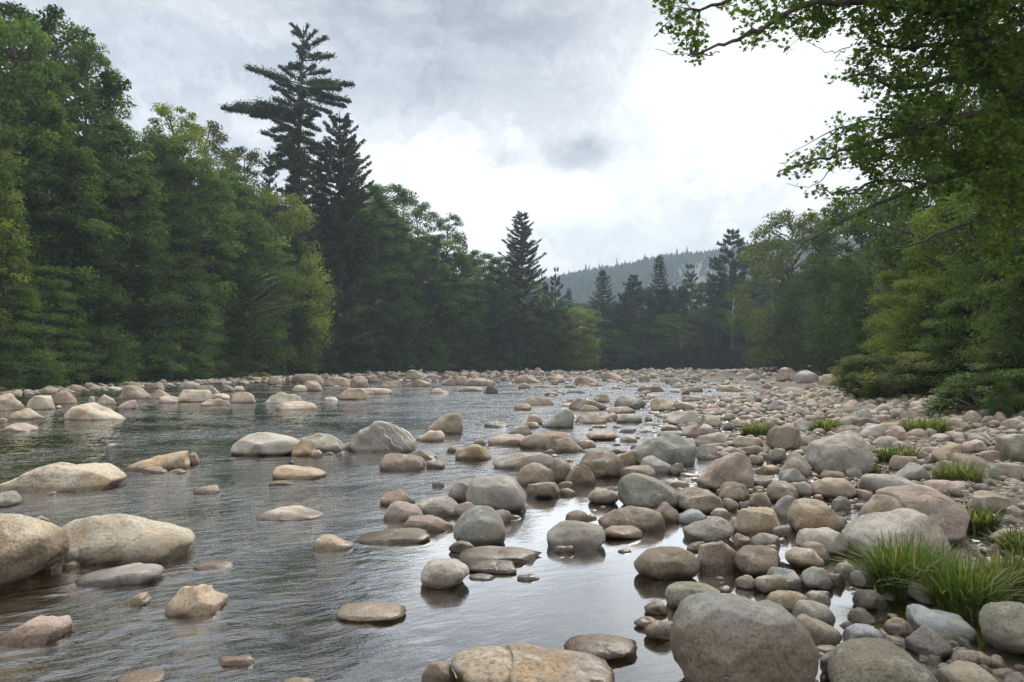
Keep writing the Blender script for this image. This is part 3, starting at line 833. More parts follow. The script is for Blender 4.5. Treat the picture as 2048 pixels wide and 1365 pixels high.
# more single boulders in the far rapids, up to three hundred in all
fr = np.random.default_rng(55)
tries = 0
while len(rock_items) < 298 and tries < 4000:
    tries += 1
    y1 = 752 + 70 * fr.random() ** 1.5
    px = fr.uniform(800, 1720)
    if y1 > 775 and px < 1110: continue
    if px > 1700 - 0 and y1 > 790: continue
    wd = fr.uniform(.55, 1.0) * (16 + (y1 - 745) * .55) * fr.uniform(.8, 1.25)
    hh = wd * fr.uniform(.28, .48)
    b = (px - wd / 2, y1 - hh, px + wd / 2, y1)
    if any(min(b[2], r['box'][2]) - max(b[0], r['box'][0]) > .25 * wd and abs(b[3] - r['box'][3]) < 8 for r in rock_items): continue
    add_rock(1000 + tries, *b, fr.choice(list('cctppsgbts')), fr.choice(list('ddfLRe')), None, None, None)
auto_labels(rock_items, marks, rock_name, 900)
print('rocks', len(rock_items), tries)

# ------------------------------------------------------------------ ground and water sheets
def axis(parts):
    a = [np.arange(p[0], p[1], p[2]) for p in parts]; return np.concatenate(a + [[parts[-1][1]]])
gx = axis([(-460, -120, 30), (-120, -34, 4), (-34, -4, 1.), (-4, 9, .16), (9, 20, .5), (20, 60, 1.5), (60, 120, 5), (120, 760, 40)])
gy = axis([(-60, 0, 6), (0, 2, .5), (2, 16, .16), (16, 40, .6), (40, 180, 2), (180, 400, 12), (400, 1010, 30)])
GX, GY = np.meshgrid(gx, gy)
def hill_h(x, y):
    base = terrain(x, y)
    # wooded ridge beyond the far trees, climbing to the shore side
    t = np.clip((y - 420) / 480, 0, 1.15)
    rx = x / np.maximum(y, 1)
    ridge = np.interp(rx, [-.5, -.1, .03, .09, .15, .21, .27, .33, .40, .6, 1.2], [.02, .05, .095, .108, .120, .134, .143, .150, .158, .165, .165])
    hh = CAMZ + ridge * 900 * sstep(0, 1, t)
    return np.where(y > 420, np.maximum(np.minimum(base, 12), hh - 14 * 0), np.minimum(base, 9))
GZ = hill_h(GX, GY)
nx, ny = len(gx), len(gy)
idx = np.arange(nx * ny).reshape(ny, nx)
Fq = np.stack([idx[:-1, :-1], idx[:-1, 1:], idx[1:, 1:], idx[1:, :-1]], -1).reshape(-1, 4)
FqY = np.broadcast_to(((gy[:-1] + gy[1:]) / 2)[:, None], (ny - 1, nx - 1)).ravel()
V = np.stack([GX, GY, GZ], -1).reshape(-1, 3)
me = mesh_np('ground', V, Fq, M_ground, True)
tag(link('ground', me), kind='structure')
# the wooded hill: its own sheet a little above the ground
hx = np.linspace(-260, 640, 90); hy = np.concatenate([np.linspace(420, 960, 40), [985, 1005]])
HX, HY = np.meshgrid(hx, hy)
hn = Noise(77)
def hill_z(x, y):
    P = np.stack([x, y, x * 0], -1).reshape(-1, 3)
    return hill_h(x, y) + (4.0 * hn(P * .02).reshape(np.shape(x)) + 1.5 * hn(P * .07).reshape(np.shape(x))) * sstep(430, 560, y) + .6
HZ = hill_z(HX, HY)
idx = np.arange(HX.size).reshape(HX.shape)
Fh = np.stack([idx[:-1, :-1], idx[:-1, 1:], idx[1:, 1:], idx[1:, :-1]], -1).reshape(-1, 4)
tag(link('hill', mesh_np('hill', np.stack([HX, HY, HZ], -1).reshape(-1, 3), Fh, M_hill, True)), kind='structure')

def water_sheet():
    ys = [-20., -8., -3., 0., 1.]; y = 1.6
    while y < 60: ys.append(y); y *= 1.0058
    ys = np.array(ys + list(np.arange(60, 176, 3.)))
    us = np.concatenate([[-3, -2, -1.4, -1.0], np.linspace(-.78, .78, 460), [1.0, 1.4]])
    Y, U = np.meshgrid(ys, us, indexing='ij'); X = U * np.maximum(Y, 6) ; X = np.clip(X, -60, 75)
    P = np.stack([X, Y, 0 * X], -1).reshape(-1, 3)
    wa, wb, wc, wd = Noise(301, 5), Noise(302, 11), Noise(303, 13), Noise(304, 13)
    th = R(-30); c_, s_ = math.cos(th), math.sin(th)
    Q = np.stack([(P[:, 0] * c_ - P[:, 1] * s_) * .62, (P[:, 0] * s_ + P[:, 1] * c_) * 1.25, P[:, 2]], 1)
    Q = Q + .12 * np.stack([wa(P * 1.3), wa(P * 1.3 + 5), wa(P * 0)], 1)
    crest = lambda v: 1 - np.abs(v) * .9
    yy = P[:, 1]
    h = .0064 * crest(wb(Q * 9)) + .0042 * crest(wc(Q * 23)) * (1 - sstep(20, 36, yy)) + .0016 * wd(Q * 52) * (1 - sstep(8, 15, yy)) + .010 * crest(wb(Q * 4.5 + 3)) * sstep(14, 30, yy)
    rr = np.hypot((P[:, 0] - .9) / 2.1, (P[:, 1] - 6.4) / 3.4) + .18 * wa(P * 1.1)
    calm = .06 + .94 * sstep(.75, 1.6, rr)
    patch = .45 + .75 * sstep(-1.0, 1.2, Noise(305)(P * .55))
    fade = 1 + 1.6 * sstep(11, 42, P[:, 1])
    P[:, 2] = np.where(P[:, 1] > 1.2, h * calm * patch * fade, 0) * (1 - sstep(50, 60, P[:, 1]) * .8)
    n, m = X.shape; idx = np.arange(n * m).reshape(n, m)
    Fc = np.stack([idx[:-1, :-1], idx[:-1, 1:], idx[1:, 1:], idx[1:, :-1]], -1).reshape(-1, 4)
    ok = []
    tag(link('water', mesh_np('water', P, Fc, M_water, True)), kind='structure')
water_sheet()

# ------------------------------------------------------------------ uncounted cobbles: bar filling, far rapids, river bed
def cobbles():
    r = np.random.default_rng(91)
    shapes = {}
    for k in (1, 2, 3):
        S = template(k)[1]; L = []
        for j in range(12):
            L.append(rock_verts(k, SHP['dfeaLdefaRax'[j]], 1., r.uniform(.38, .75), r.uniform(.28, .48), -.25, 700 + j, j % 2, 1.3))
        shapes[k] = (L, len(S))
    P = []   # x y z size k
    def scat(n, fx, szf, zf, kf):
        for _ in range(n):
            q = fx()
            if q is None: continue
            x, y = q; s = szf(y); z = zf(x, y, s)
            if z is None: continue
            P.append((x, y, z, s, kf(y, s)))
    pal = 'ttccppsggbbGos'
    # cobble bar near
    def nearbar():
        y = 3.2 + 11 * r.random() ** .8; xb = float(XB(y)); x = r.uniform(xb - .25, min(y * .72 + .5, float(XR(y)) + 1)); return x, y
    scat(4000, nearbar, lambda y: r.uniform(.04, .13) * (1 if r.random() < .85 else 1.6), lambda x, y, s: float(terrain(x, y)) - .02 + (.25 * s * r.random()), lambda y, s: 3 if s > .1 and y < 7 else 2)
    def midbar():
        y = 13 + 24 * r.random(); xb = float(XB(y)); x = r.uniform(xb - 1.5, min(y * .72 + 1, float(XR(y)) + 1)); return x, y
    scat(3500, midbar, lambda y: (.09 + .30 * r.random() ** 2) * (.7 + y / 60), lambda x, y, s: max(float(terrain(x, y)), -.1) - .02 + .2 * s * r.random(), lambda y, s: 2)
    # rocky shallows of midstream between the pool and the bar
    def shal():
        y = 8 + 27 * r.random(); xb = float(XB(y)); x = xb - abs(r.normal()) * y * .11; return x, y
    scat(430, shal, lambda y: r.uniform(.12, .36) * (.6 + y / 40), lambda x, y, s: -.45 * s * r.uniform(.2, .9), lambda y, s: 2)
    # far rapids
    def far():
        y = 36 + 120 * r.random(); x = r.uniform(float(XL(min(y, 147))), float(XR(y)))
        px = 1024 + x / y * F; py = 727 + CAMZ / y * F
        lb = x - float(XL(min(y, 147))); dens = .72
        if y < 62: dens = .40 if px > 1090 else .02
        elif y < 80: dens = .42 if px > 1000 else .25
        else: dens = .45
        if px < 1100 and lb < 4.5 + 4 * (y > 70): dens = .75
        # channels of open white water between the bars
        if px > 1000 and math.sin(x * .22 + y * .31 + 1.3 * math.sin(y * .09)) > .35: dens *= .22
        if r.random() > dens: return None
        return x, y
    scat(8200, far, lambda y: (.20 + .75 * r.random() ** 2.5) * (.6 + y / 130), lambda x, y, s: -.2 * s * r.random() + max(0, float(terrain(x, y)) - .02), lambda y, s: 2 if y < 75 else 1)
    def leftb():
        y = 38 + 70 * r.random(); x = float(XL(y)) + (-1.0 + 5.5 * r.random() * (1 if y < 60 else 1.6)); return x, y
    scat(900, leftb, lambda y: .2 + .8 * r.random() ** 2, lambda x, y, s: max(0, float(terrain(x, y))) - .1 * s, lambda y, s: 2)
    def rightb():
        y = 14 + 75 * r.random(); x = float(XR(y)) + r.uniform(-3.5, 1.2); return x, y
    scat(1300, rightb, lambda y: r.uniform(.15, .6), lambda x, y, s: max(0, float(terrain(x, y))) - .05, lambda y, s: 2)
    # stones under water
    def bed():
        y = 2.4 + 12 * r.random() ** 1.2; x = r.uniform(-y * .8, float(XB(y))); return x, y
    def bedz(x, y, s):
        t = float(terrain(x, y)); top = t + s * .55
        return t - .05 if top < -.02 else (-.03 - s * .6)
    scat(1300, bed, lambda y: r.choice([.08, .13, .2, .3, .42], p=[.3, .3, .22, .13, .05]) * r.uniform(.8, 1.2), bedz, lambda y, s: 2)
    Vs, Fs, Ts = [], [], []; base = 0
    faces = {}
    for k in (1, 2, 3):
        me = template(k)[0]; a = np.empty(len(me.loops), np.int32); me.loops.foreach_get('vertex_index', a); faces[k] = a.reshape(-1, 3)
    for x, y, z, s, k in P:
        L, n = shapes[k]; W = L[r.integers(12)]
        t = r.uniform(0, 6.28); c_, s_ = math.cos(t), math.sin(t)
        tl = r.normal(0, .12)
        X = W[:, 0] * c_ - W[:, 1] * s_; Y = W[:, 0] * s_ + W[:, 1] * c_; Z = W[:, 2] * r.uniform(.4, 1.05) + X * tl
        Vs.append(np.stack([X * s + x, Y * s + y, Z * s + z], 1)); Fs.append(faces[k] + base); base += n
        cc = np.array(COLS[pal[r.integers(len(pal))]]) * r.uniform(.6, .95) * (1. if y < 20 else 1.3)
        Ts.append(np.broadcast_to(cc, (n, 3)))
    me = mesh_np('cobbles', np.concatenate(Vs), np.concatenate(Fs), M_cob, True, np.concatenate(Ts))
    tag(link('cobbles', me), kind='stuff', cat='cobbles', label='countless smaller cobbles filling the bar, the far rapids and the river bed')
    print('cobbles', len(P), base)
cobbles()

# ------------------------------------------------------------------ grass tufts
def tuft(px, py, wpx, hpx, n, c, label, seed, low=False):
    r = np.random.default_rng(seed)
    rx, rz = ray(px, py); z0 = 0.
    for _ in range(4):
        D = (z0 - CAMZ) / rz; z0 = max(0, float(terrain(rx * D, D)))
    w = wpx / F * D; h = hpx / F * D
    rad = w * .34; n = int(n * .55)
    a = r.uniform(0, 6.28, n); rr = rad * np.sqrt(r.random(n))
    B = np.stack([rr * np.cos(a), rr * np.sin(a) * .6, -.03 + 0 * a], 1)
    # outward lean
    az = a + r.normal(0, .9, n)
    L = h * r.uniform(.35, 1.2, n); lean = r.uniform(.15, 1.25, n) * (.6 + rr / rad * .5)
    wd = (.0035 + .003 * r.random(n)) * (1 + D / 9)
    side = np.stack([-np.sin(az), np.cos(az), 0 * az], 1)
    out = np.stack([np.cos(az), np.sin(az) * .8, 0 * az], 1)
    Vs = []
    for j, t in enumerate((0, .3, .6, .85, 1.0)):
        p = B + out * (L * lean * t ** 1.8)[:, None] * .9 + np.array([0, 0, 1.]) * (L * (t - .38 * lean * t ** 2.6))[:, None]
        ww = wd * (1, .95, .7, .4, .05)[j]
        Vs += [p - side * ww[:, None], p + side * ww[:, None]]
    V = np.stack(Vs, 1).reshape(-1, 3)
    b = (np.arange(n) * 10)[:, None]
    Fq = np.concatenate([np.stack([b + 2 * j, b + 2 * j + 1, b + 2 * j + 3, b + 2 * j + 2], -1).reshape(-1, 4) for j in range(4)])
    T = np.clip(r.normal(.42, .2, n), 0, .85); T[r.random(n) < .17] = 1.; T = np.repeat(T, 10)
    me = mesh_np('grass_blades', V, Fq, M_grass, True, T)
    o = link('grass_tuft', me); o.location = (rx * D, D, z0); o.color = (*c, 1)
    tag(o, label, 'grass tuft', 'grass tufts on the cobble bar')
GR = (.12, .175, .045); GR2 = (.14, .165, .06); GR3 = (.095, .13, .045)
tuft(1808, 1185, 150, 120, 1500, GR, 'lush green grass tuft arching over the huge speckled boulder', 1)
tuft(1930, 1220, 160, 112, 1500, GR, 'bushy green grass tuft above the blue-grey split slab', 2)
tuft(2020, 1190, 130, 100, 1100, GR2, 'green grass tuft on top of the large olive-brown corner boulder', 3)
tuft(1870, 1150, 110, 70, 500, GR2, 'short grass tuft between the two lush tufts and the speckled boulder', 12)
tuft(1515, 871, 90, 34, 700, GR2, 'grass tuft by the dark round-shouldered boulder, farthest out in the bar', 4)
tuft(1655, 865, 62, 34, 600, GR, 'bright green tuft behind the massive grey boulder', 5)
tuft(1855, 868, 130, 42, 900, GR2, 'wide grass tuft under the willow bush', 6)
tuft(1795, 922, 110, 40, 800, GR3, 'shaded grass tuft beside the sheer end of the massive grey boulder', 7)
tuft(1920, 968, 120, 52, 900, GR2, 'thin grass tuft in front of the tan block on the shore side', 8)
tuft(1960, 1062, 90, 62, 700, GR3, 'ragged grass tuft beside the big cracked pink boulder', 9)
tuft(1742, 950, 50, 30, 300, GR3, 'tiny grass tuft at the foot of the massive grey boulder', 10)
tuft(2035, 1105, 100, 60, 500, GR3, 'dark grass tuft at the picture edge above the lush ones', 11)
# ------------------------------------------------------------------ trees
def leafquads(C, A, Nrm, L, W):
    """rhombic leaves: centre, long axis, normal, length, width"""
    A = A - Nrm * (A * Nrm).sum(1)[:, None]; A /= np.maximum(np.linalg.norm(A, axis=1), 1e-6)[:, None]
    B = np.cross(Nrm, A)
    L = np.broadcast_to(L, len(C))[:, None]; W = np.broadcast_to(W, len(C))[:, None]
    V = np.stack([C - A * L / 2, C + B * W / 2 + A * L * .08, C + A * L / 2 - Nrm * L * .12, C - B * W / 2 + A * L * .08], 1).reshape(-1, 3)
    return V
def quadfaces(n): return np.arange(n * 4).reshape(-1, 4)
def unit(v): return v / np.maximum(np.linalg.norm(v, axis=-1), 1e-9)[..., None]
def tube(lines, sides=6):
    """lines: [(points, radii)] -> verts, faces"""
    Vs, Fs = [], []; b = 0
    for P, rad in lines:
        P = np.asarray(P, float); rad = np.asarray(rad, float); n = len(P)
        T = np.gradient(P, axis=0); T = unit(T)
        ref = np.array([0, 0, 1.]) if abs(T[:, 2]).mean() < .8 else np.array([1., 0, 0])
        U = unit(np.cross(T, ref)); W = np.cross(T, U)
        a = np.arange(sides) * 2 * np.pi / sides
        V = P[:, None] + rad[:, None, None] * (np.cos(a)[None, :, None] * U[:, None] + np.sin(a)[None, :, None] * W[:, None])
        Vs.append(V.reshape(-1, 3))
        i = np.arange(n - 1)[:, None] * sides + np.arange(sides)[None]
        j = np.arange(n - 1)[:, None] * sides + (np.arange(sides)[None] + 1) % sides
        Fs.append(np.stack([i, j, j + sides, i + sides], -1).reshape(-1, 4) + b); b += n * sides
    return np.concatenate(Vs), np.concatenate(Fs)
def bent(p0, p1, n, wob, r, sag=0):
    t = np.linspace(0, 1, n)[:, None]
    P = p0 * (1 - t) + p1 * t
    d = np.linalg.norm(p1 - p0)
    o = r.normal(size=(n, 3)) * wob * d; o = np.cumsum(o, 0) * .5; o -= o[0]; o = o - t * o[-1]
    P = P + o; P[:, 2] += sag * d * np.sin(np.pi * t[:, 0])
    return P

def broadleaf(seed, H, Rr, base, ncl, nlf, ls, style, droop=.0):
    """crown from clusters of leaves at limb ends; returns crown mesh, trunk mesh. Unit metres."""
    r = np.random.default_rng(seed)
    lines = []
    lean = r.normal(0, .03, 2) * H
    tp = bent(np.array([0, 0, -.6]), np.array([lean[0], lean[1], H * .9]), 9, .012, r)
    tr = np.linspace(1, .15, 9) * H * .013 + .02
    lines.append((tp, tr))
    C = []; S = []; LB = []
    nz = Noise(seed + 5)
    for j in range(ncl):
        u = (j + r.random()) / ncl
        z = base + (1 - base) * u ** (.9 if style != 'airy' else .8)
        t = (z - base) / (1 - base)
        cap = math.sqrt(max(0., 1 - (max(0., t - .62) / .40) ** 2.3))
        if style == 'round': env = cap * (.72 + .28 * min(1, t / .3))
        elif style == 'tall': env = cap * (.62 + .38 * min(1, t / .45)) * .97
        elif style == 'layered': env = (1 - t * .82) * (.55 + .45 * min(1, t * 6 + .3))
        else: env = cap * (.65 + .35 * min(1, t / .35))
        az = r.uniform(0, 6.283)
        lump = 1 + .22 * nz(np.array([[math.cos(az) * 1.6, math.sin(az) * 1.6, z * 4.5]]))[0]
        rad = Rr * env * lump * (.45 + .55 * r.random() ** .45)
        c = np.array([math.cos(az) * rad + lean[0] * z, math.sin(az) * rad + lean[1] * z, z * H])
        if style == 'layered': c[2] = round(c[2] / 1.15) * 1.15 + r.normal(0, .12) - rad * droop * .3
        C.append(c); S.append(min(Rr, 4.6) * r.uniform(.17, .33) * (1.25 if style == 'layered' else 1) * (.75 + .4 * (1 - t)))
    C = np.array(C); S = np.array(S)
    # limbs
    for j in r.permutation(ncl)[:int(ncl * .42)]:
        zz = max(C[j, 2] - np.linalg.norm(C[j, :2]) * r.uniform(.25, .8), base * H * .7)
        k = np.interp(zz, tp[:, 2], np.arange(9)); i0 = int(k); i1 = min(i0 + 1, 8)
        s0 = tp[i0] * (1 - (k - i0)) + tp[i1] * (k - i0)
        L = np.linalg.norm(C[j] - s0)
        lines.append((bent(s0, C[j], 5, .05, r, .06), np.linspace(.10, .025, 5) * (L / 5 + .35)))
    # leaves
    n = ncl * nlf
    cid = np.repeat(np.arange(ncl), nlf)
    d = unit(r.normal(size=(n, 3))) * (r.random(n) ** .42)[:, None]
    flat = .34 if style == 'layered' else .62
    sub = Noise(seed + 9)
    off = d * S[cid][:, None] * np.array([1.15, 1.15, flat])
    P = C[cid] + off
    P += .12 * S[cid][:, None] * np.stack([sub(P * 3.1), sub(P * 3.1 + 7), sub(P * 3.1 + 13) * .6], 1)
    if style == 'layered': P[:, 2] -= droop * (off[:, 0] ** 2 + off[:, 1] ** 2) * .35 / S[cid]
    Nn = unit(np.array([0, 0, 1.0]) * (1.3 if style == 'layered' else .55) + unit(off) * .55 + r.normal(size=(n, 3)) * .5)
    A = unit(off * np.array([1, 1, .3]) + r.normal(size=(n, 3)) * .25 * ls * 3)
    L = ls * r.uniform(.7, 1.35, n)
    V = leafquads(P, A + r.normal(size=(n, 3)) * .4, Nn, L, L * r.uniform(.5, .75, n))
    tcl = np.clip(r.normal(.5, .22, ncl), 0, 1)
    T = np.clip(tcl[cid] + r.normal(0, .17, n), 0, 1)
    cm = mesh_np('crown', V, quadfaces(n), M_leaf, False, np.repeat(T, 4))
    tv, tf = tube(lines)
    return cm, mesh_np('trunk', tv, tf, M_bark, True), H, Rr

def conifer(seed, H, Rr, base, whorl, nb, style, nl=.11, gaps=0., sparse=1.0):
    r = np.random.default_rng(seed)
    lines = [(bent(np.array([0, 0, -.6]), np.array([0, 0, H]), 9, .003, r), np.linspace(1, .06, 9) * H * .0115 + .015)]
    Cs, As, Ns, Ls, Ws, Ts = [], [], [], [], [], []
    z = base * H
    while z < H * .985:
        t = (z / H - base) / (1 - base)
        if style == 'spruce': prof = (1 - t) ** .7
        elif style == 'fir': prof = (1 - t) ** .6
        elif style == 'hemlock': prof = (1 - t) ** .6 * (.8 + .2 * math.sin(z * 1.3 + seed))
        else: prof = (1 - t) ** .62 * (.7 + .45 * abs(math.sin(z * .9 + seed * 2.1)))
        az0 = r.uniform(0, 6.283); wl = r.uniform(.78, 1.15)
        for b in range(nb):
            if r.random() < gaps: continue
            az = az0 + b * 6.283 / nb + r.normal(0, .25)
            L = Rr * prof * wl * r.uniform(.68, 1.12) + .12
            up = {'spruce': -.10 + .55 * t, 'fir': .05 + .5 * t, 'hemlock': -.12 + .3 * t, 'pine': .12 + .35 * t}[style] + r.normal(0, .07)
            o = np.array([math.cos(az), math.sin(az), 0]); sd_ = np.array([-math.sin(az), math.cos(az), 0])
            m = 6; s = np.linspace(0, 1, m)
            sag = {'spruce': -.16, 'fir': -.05, 'hemlock': -.20, 'pine': .08}[style]
            tip = {'spruce': .16, 'fir': .12, 'hemlock': -.02, 'pine': .22}[style]
            P = np.array([0, 0, z]) + o * (L * s)[:, None] + np.array([0, 0, 1.]) * (L * (up * s + sag * np.sin(np.pi * s) + tip * s ** 3))[:, None]
            if L > .8: lines.append((P[:-1], np.linspace(.018 + .012 * L, .008, m - 1)))
            # sprays along the branch, longer in the middle
            n = int(max(8, L * 34 * sparse * (1 if style != 'pine' else 1.3)))
            u = r.random(n) ** .75 * .92 + .08
            if style == 'pine': u = .38 + .62 * r.random(n) ** .8
            q = np.stack([np.interp(u, s, P[:, k]) for k in range(3)], 1)
            half = L * (.19 if style == 'fir' else .27) * (1 - u * .75) * (1 if style != 'pine' else .8) + .06
            w = r.uniform(-1, 1, n) * half
            thick = .05 if style in ('fir', 'spruce', 'hemlock') else .16
            q = q + sd_ * w[:, None] + np.array([0, 0, 1.]) * (r.normal(0, thick, n) * (1 + L * .12) - abs(w) * (.25 if style in ('spruce', 'hemlock') else -.1))[:, None] + o * (abs(w) * .35)[:, None]
            a = unit(o * .8 + sd_ * (np.sign(w) * .9)[:, None] + r.normal(size=(n, 3)) * .25 + np.array([0, 0, .25 if style == 'pine' else -.05]))
            Cs.append(q); As.append(a); Ns.append(unit(np.array([0, 0, 1.]) + r.normal(size=(n, 3)) * (.45 if style != 'pine' else .9)))
            ll = nl * r.uniform(1.6, 3.2, n) * (1 if style != 'pine' else 1.1); Ls.append(ll); Ws.append(ll * r.uniform(.25, .42, n))
            Ts.append(np.clip(r.normal(.45, .15) + r.normal(0, .12, n) + .25 * (u - .5), 0, 1))
        z += whorl * r.uniform(.75, 1.25) * (1 - .35 * t)
    C = np.concatenate(Cs); n = len(C)
    V = leafquads(C, np.concatenate(As), np.concatenate(Ns), np.concatenate(Ls), np.concatenate(Ws))
    cm = mesh_np('crown', V, quadfaces(n), M_needle, False, np.repeat(np.concatenate(Ts), 4))
    tv, tf = tube(lines, 5)
    return cm, mesh_np('trunk', tv, tf, M_bark, True), H, Rr

PROT = {}
def P_(k): return PROT[k]
def protos():
    PROT['m1'] = broadleaf(11, 26, 5.2, .06, 230, 160, .26, 'round')
    PROT['m2'] = broadleaf(12, 28, 4.8, .05, 240, 160, .26, 'tall')
    PROT['m3'] = broadleaf(13, 25, 4.6, .08, 200, 160, .25, 'round')
    PROT['k1'] = broadleaf(23, 14, 5.2, .03, 150, 170, .22, 'round')
    PROT['k2'] = broadleaf(24, 15, 5.0, .04, 150, 170, .21, 'tall')
    PROT['a1'] = broadleaf(14, 27, 5.0, .1, 150, 130, .23, 'airy')
    PROT['a2'] = broadleaf(15, 27, 4.5, .1, 135, 130, .23, 'airy')
    PROT['l1'] = broadleaf(16, 14, 5.0, .03, 150, 170, .17, 'layered', .25)
    PROT['l2'] = broadleaf(17, 12, 4.4, .03, 130, 170, .16, 'layered', .15)
    PROT['n1'] = broadleaf(18, 8, 3.0, .02, 210, 190, .12, 'round')       # near trees
    PROT['n2'] = broadleaf(19, 6, 2.9, .02, 170, 190, .115, 'layered', .2)
    PROT['s1'] = broadleaf(20, 3.0, 1.9, .0, 60, 130, .11, 'round')
    PROT['s2'] = broadleaf(21, 2.4, 2.0, .0, 55, 130, .10, 'layered', .1)
    PROT['s3'] = broadleaf(22, 3.2, 2.6, .0, 150, 320, .12, 'round')          # willow-like, tiny leaves
    PROT['c1'] = conifer(31, 22, 4.6, .04, .75, 7, 'spruce', .13, .06, 1.5)
    PROT['c2'] = conifer(32, 18, 4.8, .02, .62, 7, 'hemlock', .13, .05, 1.2)
    PROT['c3'] = conifer(33, 20, 3.4, .03, .80, 6, 'fir', .13, .08, 1.5)
    PROT['p1'] = conifer(34, 24, 5.0, .12, 1.15, 6, 'pine', .15, .15, 1.6)
    PROT['p2'] = conifer(35, 22, 3.8, .16, 1.5, 5, 'pine', .15, .25, 1.5)
    PROT['f1'] = conifer(36, 26, 5.4, .05, .95, 8, 'fir', .16, .10, 1.9)
protos()
def DF(px): return float(np.interp(px, [-300, 0, 136, 300, 500, 600, 700, 800, 900, 1000, 1100, 1185, 1200, 1700, 1712, 1760, 1800, 1900, 2048, 2300],
                                        [38, 44, 51, 61, 83, 101, 111, 121, 130, 140, 145, 149, 167, 167, 88, 50, 30, 24.5, 18.2, 14]))
tree_items = []
def tree(name, kind, px, ytop, wpx, back, c, label=None, ref=None, birch=False, seed=None, cat='tree', group=None, ztop=None, D=None):
    D = D or DF(px) + back
    wpx = wpx * (1.22 if kind[0] in 'ma' else 1.0)
    rx, _ = ray(px, 727); x = rx * D
    z0 = float(hill_h(np.array(x), np.array(D))) - .15
    Ht = CAMZ + ray(px, ytop)[1] * D - z0
    Ht = max(Ht, 1.0)
    if kind[0] == 'm' and Ht / (wpx / F * D) < 1.9: kind = 'k1' if kind == 'm1' else 'k2'
    cm, tm, H, Rr = PROT[kind]
    k = len(tree_items)
    r = np.random.default_rng(900 + k)
    e = empty(name, (x, D, z0)); e.rotation_euler.z = r.uniform(0, 6.28)
    sz = Ht / (H * 1.0); sxy = wpx / F * D / (2 * Rr) * .95
    for nm, me in (('crown', cm), ('trunk', tm)):
        o = link(nm, me, e); o.scale = (sxy, sxy, sz)
        if nm == 'crown': o.color = (*(np.array(c) * r.uniform(.9, 1.1)), 1)
        elif birch:
            if 'b' + kind not in PROT:
                t2 = tm.copy(); t2.materials.clear(); t2.materials.append(M_birch); PROT['b' + kind] = t2
            o.data = PROT['b' + kind]
    e['category'] = cat; e['group'] = group or ('trees on the wooded bank' if px < 1190 else 'trees across the far end of the river' if px < 1700 and D > 100 else 'trees on the cobble-bar shore')
    tree_items.append(dict(o=e, box=(px - wpx / 2, ytop, px + wpx / 2, ytop + 60), lab=label, ref=ref, name=name, c=c, kind=kind, D=D, wpx=wpx))
dg = (.060, .100, .034); mg = (.088, .142, .042); yg = (.150, .195, .048); nd = (.056, .086, .046); nd2 = (.054, .084, .046); gg = (.120, .148, .086); og = (.112, .140, .044)
M_, C_ = 'maple_tree', 'spruce_tree'
